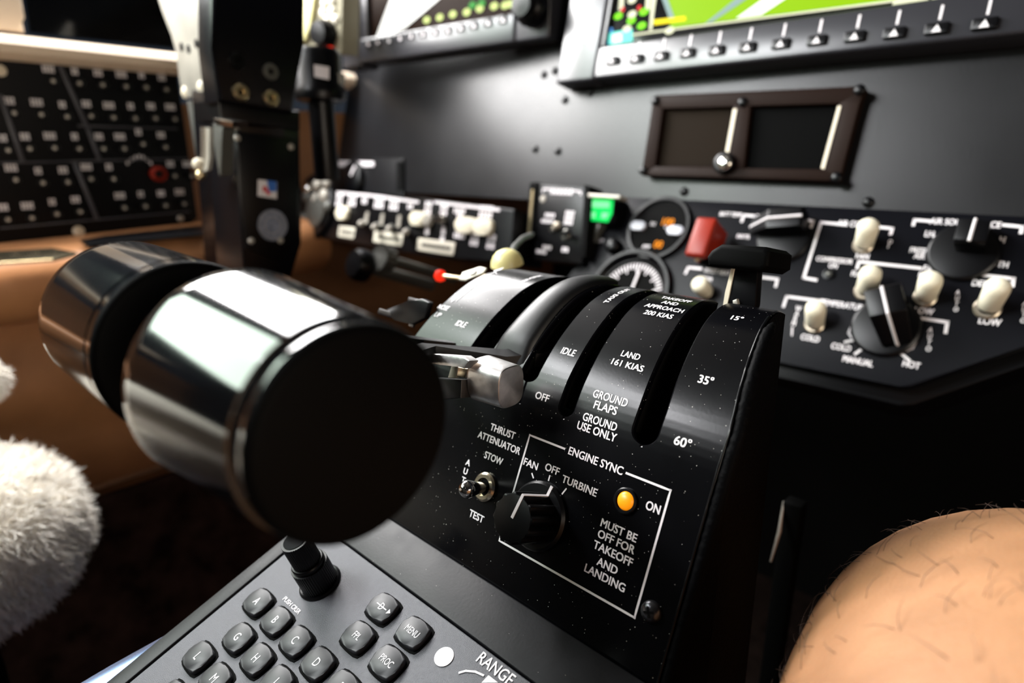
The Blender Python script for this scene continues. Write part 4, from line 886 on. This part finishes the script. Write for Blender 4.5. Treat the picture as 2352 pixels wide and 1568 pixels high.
# dark side window shade with pale frame
sh = slab('window_1', WL, [(45, -80), (360, -80), (420, 112), (70, 74)], -.01, .004, m_scr, None, kind='structure')
slab('trim_2', WL, [(-140, -120), (30, -120), (46, 40), (58, 74), (-140, 55)], 0, .012, m_cream_w, None, .004, kind='structure')
za = WL.hit(230, 560).z
ar = thing('side_ledge', 'padded tan leather side ledge with a dark vent grille and chrome ashtray lid', 'armrest', (LX, .2, za-.08))
prof_ = [(0, .012), (.035, .010), (.070, .004), (.085, -.004), (.092, -.018), (.090, -.040), (.080, -.058), (.060, -.070), (.03, -.078), (0, -.080)]
V = []; n = len(prof_)
for yy, sc_, dz in ((-.30, 1, -.02), (.0, 1.02, -.006), (.15, 1.0, 0), (.30, .92, .006), (.50, .7, .012)): V += [Vector((p[0]*sc_, yy-.2, p[1]+.08+dz)) for p in prof_]
F = [tuple(range(n))]+[tuple(range(4*n, 5*n))[::-1]]
for i in range(4): F += [(i*n+k, (i+1)*n+k, (i+1)*n+(k+1) % n, i*n+(k+1) % n) for k in range(n)]
obj('pad', MB().add(V, F), m_leather, ar, PM[ar.name].copy(), ang=60)
TOPF = Fr((LX+.04, .2, za+.013), (0, 1, 0), (-1, 0, .1))
slab('vent_grille', TOPF, [(184, 550), (240, 540), (470, 515), (470, 536), (300, 552), (200, 562)], 0, .003, m_plast, ar, .0006)
slab('ashtray_lid', TOPF, [(-60, 580), (120, 568), (176, 578), (120, 592), (-60, 603)], 0, .004, M('brass chrome', (.75, .66, .45), .2, 1), ar, .0012)
# tan leather pouch / padded lower wall with a crease, and thin seam rail above the carpet
lw = thing('padded_side_pocket', 'bulging tan leather side pocket with a dark slanting seam', 'side pocket', WL.hit(150, 900))
c0 = WL.hit(150, 880); V, F = [], []; NU, NV = 24, 14
for i in range(NU+1):
    for j in range(NV+1):
        u, v = i/NU, j/NV; y = -.25+u*.62; z = c0.z-.16+v*.27
        d = .050*(math.sin(math.pi*min(1, v*1.05))**.7)*(.8+.2*math.sin(u*7))+.006*noise.noise(Vector((u*6, v*5, 1)))
        d -= .012*math.exp(-((v-(.72-.5*u))*16)**2)
        V.append(Vector((LX+max(.001, d), y, z))-c0)
for i in range(NU):
    for j in range(NV): a = i*(NV+1)+j; F.append((a, a+NV+1, a+NV+2, a+1))
obj('pocket_skin', MB().add(V, F), m_leather, lw, wmat(c0), ang=80)
zr = WL.hit(300, 1105).z
bar('trim_3', (LX, -.4, zr), (LX, YA+.33, zr+.01), [(0, 0), (.012, 0), (.016, .005), (.012, .010), (0, .011)], m_tan_d)
bar('trim_4', (LX, -.5, 0), (LX, YA+.4, 0), [(0, 0), (.02, 0), (.012, zr-.006), (0, zr-.006)], M('carpeted lower wall', (.050, .028, .022), .95, spec=.05, bump=1, bscale=100, mottle=.7, mscale=30))
# ---------------------------------------------------------------- pilot seat with sheepskin cover
sb = at(60, 1330, .42)
seat = thing('pilot_seat', 'pilot seat with thick white sheepskin cover, front corner showing at the lower left', 'seat', (sb.x-.05, sb.y-.05, .20))
def ell(c, r, seg=40, rg=24, e=.8, amp=.0, fr_=10):
    V, F = [], []
    for i in range(rg+1):
        p = math.pi*i/rg-math.pi/2
        for k in range(seg):
            t = 2*math.pi*k/seg; cp, sp_ = math.cos(p), math.sin(p); ct, st_ = math.cos(t), math.sin(t)
            f = lambda q: math.copysign(abs(q)**e, q)
            d = Vector((f(cp)*f(ct)*r[0], f(cp)*f(st_)*r[1], f(sp_)*r[2]))
            if amp: d *= 1+amp*noise.fractal(d*fr_+Vector(c), 1, 2, 4)
            V.append(d)
    for i in range(rg):
        for k in range(seg): a, b = i*seg+k, i*seg+(k+1) % seg; F.append((a, b, b+seg, a+seg))
    return V, F
cen = Vector((sb.x-.093, sb.y-.190, sb.z+.000)); rad = (.105, .240, .064)
V, F = ell(cen, rad, 56, 34, .75, .06, 14)
fl = obj('sheepskin_cushion', MB().add(V, F), m_wool2, seat, wmat(cen), ang=80)
def fleece(name, V, F, cen, parent, n, ln, keep):
    tri = []; mb = MB()
    tot = 0; cand = []
    for f in F:
        P = [V[i] for i in f]; nn = (P[1]-P[0]).cross(P[2]-P[0]); A = nn.length
        if A < 1e-12: continue
        c = sum(P, Vector())/len(P); nn.normalize()
        if nn.dot(c) < 0: nn = -nn
        if keep(c+cen, nn): cand.append((A, P, nn))
    S = sum(c[0] for c in cand)
    for A, P, nn in cand:
        k = n*A/S; k = int(k)+(1 if random.random() < k-int(k) else 0)
        for _ in range(k):
            a, b = random.random(), random.random(); p = P[0].lerp(P[1], a).lerp(P[3 if len(P) > 3 else 2].lerp(P[2], a), b)
            cl = noise.noise_vector(p*70)*.9 + Vector((0, 0, -.35)); L = ln*random.uniform(.5, 1.2)
            d = (nn+cl+Vector([random.uniform(-.35, .35) for _ in range(3)])).normalized(); sdv = d.cross(Vector([random.uniform(-1, 1) for _ in range(3)])).normalized()*.00034
            bend = Vector([random.uniform(-.6, .6) for _ in range(3)])+Vector((0, 0, -.3)); q0 = p-nn*.002; q1 = q0+d*L*.5; q2 = q1+(d+bend*.8).normalized()*L*.4; q3 = q2+(d+bend*2).normalized()*L*.3
            mb.add([q0-sdv, q0+sdv, q1-sdv, q1+sdv, q2-sdv*.8, q2+sdv*.8, q3], [(0, 1, 3, 2), (2, 3, 5, 4), (4, 5, 6)])
    mb.smooth = True
    return obj(name, mb, m_wool, parent, wmat(cen), ang=180, kind='stuff')
fleece('fleece', V, F, cen, seat, 42000, .013, lambda p, nn: nn.dot((CO-p).normalized()) > -.35 and p.y > cen.y-.06)
obj('seat_base', MB().box((0, 0, 0), (.30, .40, .10), .03, 4), m_side, seat, wmat((cen.x-.07, cen.y-.03, cen.z-.105)))
obj('seat_frame', MB().box((0, 0, 0), (.24, .30, cen.z-.18), .01, 2), m_side, seat, wmat((cen.x-.07, cen.y-.10, (cen.z-.18)/2+.002)))
c4 = cen+Vector((-.05, -.12, .085)); V4, F4 = ell(c4, (.12, .17, .075), 36, 22, .75, .05, 12); obj('added_bolster', MB().add(V4, F4), m_wool2, seat, wmat(c4), ang=80)  # unseen bolster added to widen the pale strip reflected in the throttle knobs
c2 = Vector((cen.x-.18, cen.y-.40, cen.z+.30)); V2, F2 = ell(c2, (.22, .06, .30), 36, 22, .7, .05, 8)
obj('backrest', MB().add(V2, F2), m_side, seat, wmat(c2), ang=80)
c3 = at(-52, 875, .52); V3, F3 = ell(c3, (.017, .017, .013), 20, 12, .9, .1, 20)
ab = thing('sheepskin_strap', 'scrap of white fleece at the left picture edge above the seat', 'fleece cover', c3)
obj('pad', MB().add(V3, F3), m_wool2, ab, wmat(c3), ang=80); fleece('fleece', V3, F3, c3, ab, 2500, .010, lambda p, nn: nn.dot((CO-p).normalized()) > -.3)
# ---------------------------------------------------------------- copilot's bare leg
def catmull(P, k=6):
    out = []
    for i in range(len(P)-1):
        p0, p1, p2, p3 = P[max(0, i-1)], P[i], P[i+1], P[min(len(P)-1, i+2)]
        for j in range(k):
            t = j/k; out.append([.5*((2*p1[c])+(-p0[c]+p2[c])*t+(2*p0[c]-5*p1[c]+4*p2[c]-p3[c])*t*t+(-p0[c]+3*p1[c]-3*p2[c]+p3[c])*t**3) for c in range(len(p1))])
    out.append(list(P[-1])); return out
kz = H-.198
LX_ = -.018; LEG = [(.22, -.30, kz+.005, .088), (.14, -.12, kz+.012, .086), (.085, .05, kz+.014, .079), (.050, .17, kz+.008, .071), (.036, .235, kz-.010, .066), (.030, .268, kz-.050, .060), (.030, .275, kz-.11, .052), (.034, .265, kz-.19, .054), (.040, .27, kz-.30, .046), (.045, .285, .16, .034), (.046, .29, .09, .034)]
LEG = [(p[0]+LX_, p[1]+.035, p[2], p[3]*1.08) for p in LEG]; LEG = [tuple(CO+(Vector(p[:3])-CO)*(.86 if i < 9 else 1))+(p[3]*1.0,) for i, p in enumerate(LEG)]; pth = catmull(LEG, 7)
mb = MB(); c0 = Vector(LEG[0][:3]); mb.tube([Vector(p[:3])-c0 for p in pth], [p[3] for p in pth], 40)
per = thing('person', 'bare hairy knee and thigh of a seated person in dark shorts, lower right', 'person', (.10, .05, kz-.1))
body = obj('body', mb, m_skin, per, wmat(c0), ang=180)
ft = ell(Vector(), (.045, .115, .035), 24, 14, .8); fc = Vector((.048, .345, .037)); obj('shoe', MB().add(*ft), m_cloth, per, wmat(fc), ang=80)
sp_ = [p for p in pth if p[1] < .01]; mb = MB(); mb.tube([Vector(p[:3])-c0 for p in sp_], [p[3]+.007 for p in sp_], 40); obj('shorts', mb, m_cloth, per, wmat(c0), ang=80)
mb = MB(); i = 0
while i < 520:
    p = random.choice(pth[12:40]); k = random.uniform(0, 1); t = random.uniform(0, 2*math.pi)
    idx = pth.index(p); q = Vector(p[:3]); d = (Vector(pth[idx+1][:3])-q).normalized(); q = q+(Vector(pth[idx+1][:3])-q)*k
    u1 = d.orthogonal().normalized(); u2 = d.cross(u1); n_ = u1*math.cos(t)+u2*math.sin(t); q = q+n_*(p[3]+(pth[idx+1][3]-p[3])*k)
    if n_.dot((CO-q).normalized()) < .05: continue
    tg = (d*random.uniform(.3, 1)+n_.cross(d)*random.uniform(-.9, .9)).normalized(); L = random.uniform(.004, .013); cv_ = n_.cross(tg)*random.uniform(-.5, .5)
    pts = [q-n_*.0003, q+tg*L*.3+n_*.0010, q+tg*L*.65+n_*.0015+cv_*L*.3, q+tg*L+n_*.0012+cv_*L*.8]; mb.tube([x-c0 for x in pts], [.00008, .00008, .00006, .00003], 4); i += 1
obj('leg_hair', mb, m_hair, per, wmat(c0), ang=180, kind='stuff')
# ---------------------------------------------------------------- pedestal base, and bright rail edge to its right
pb = thing('pedestal', 'tall black pedestal carrying the quadrant and keypad', 'pedestal', (-.16, .22, 0))
obj('body', MB().box((0, 0, 0), (.165, .30, .115), .006, 2).box((0, -.045, .275), (.155, .095, .43), .004, 2), m_side, pb, wmat((-.162, .12, .058)))
rp = at(1785, 1230, .40)
rl = thing('seat_rail', 'thin bright vertical metal edge in the darkness right of the pedestal', 'rail', Vector((at(1770, 1290, .40).x, at(1770, 1290, .40).y, 0)))
A, B = at(1800, 1150, .40), at(1770, 1290, .395)
bz = B.z; obj('post', MB().box((0, 0, 0), (.012, .012, A.z), .002), m_cap, rl, wmat((B.x+.003, B.y+.022, A.z/2+.001)))
obj('rail', MB().tube([A-B, A.lerp(B, .5)-B+RI*.0015, Vector()], [.0006, .0014, .0006], 8), M('dull steel', (.35, .32, .30), .35, 1), rl, wmat(B), ang=60)
for o in bpy.data.objects:                              # kinds that come more than once
    if o.parent is None and o.get('category'):
        k = o.name.split('.')[0]
        if k in ('throttle_lever', 'display_unit', 'switch_panel'): o['group'] = {'throttle_lever': 'barrel knob throttle levers', 'display_unit': 'flight displays on the panel', 'switch_panel': 'switch panels below the displays'}[k]
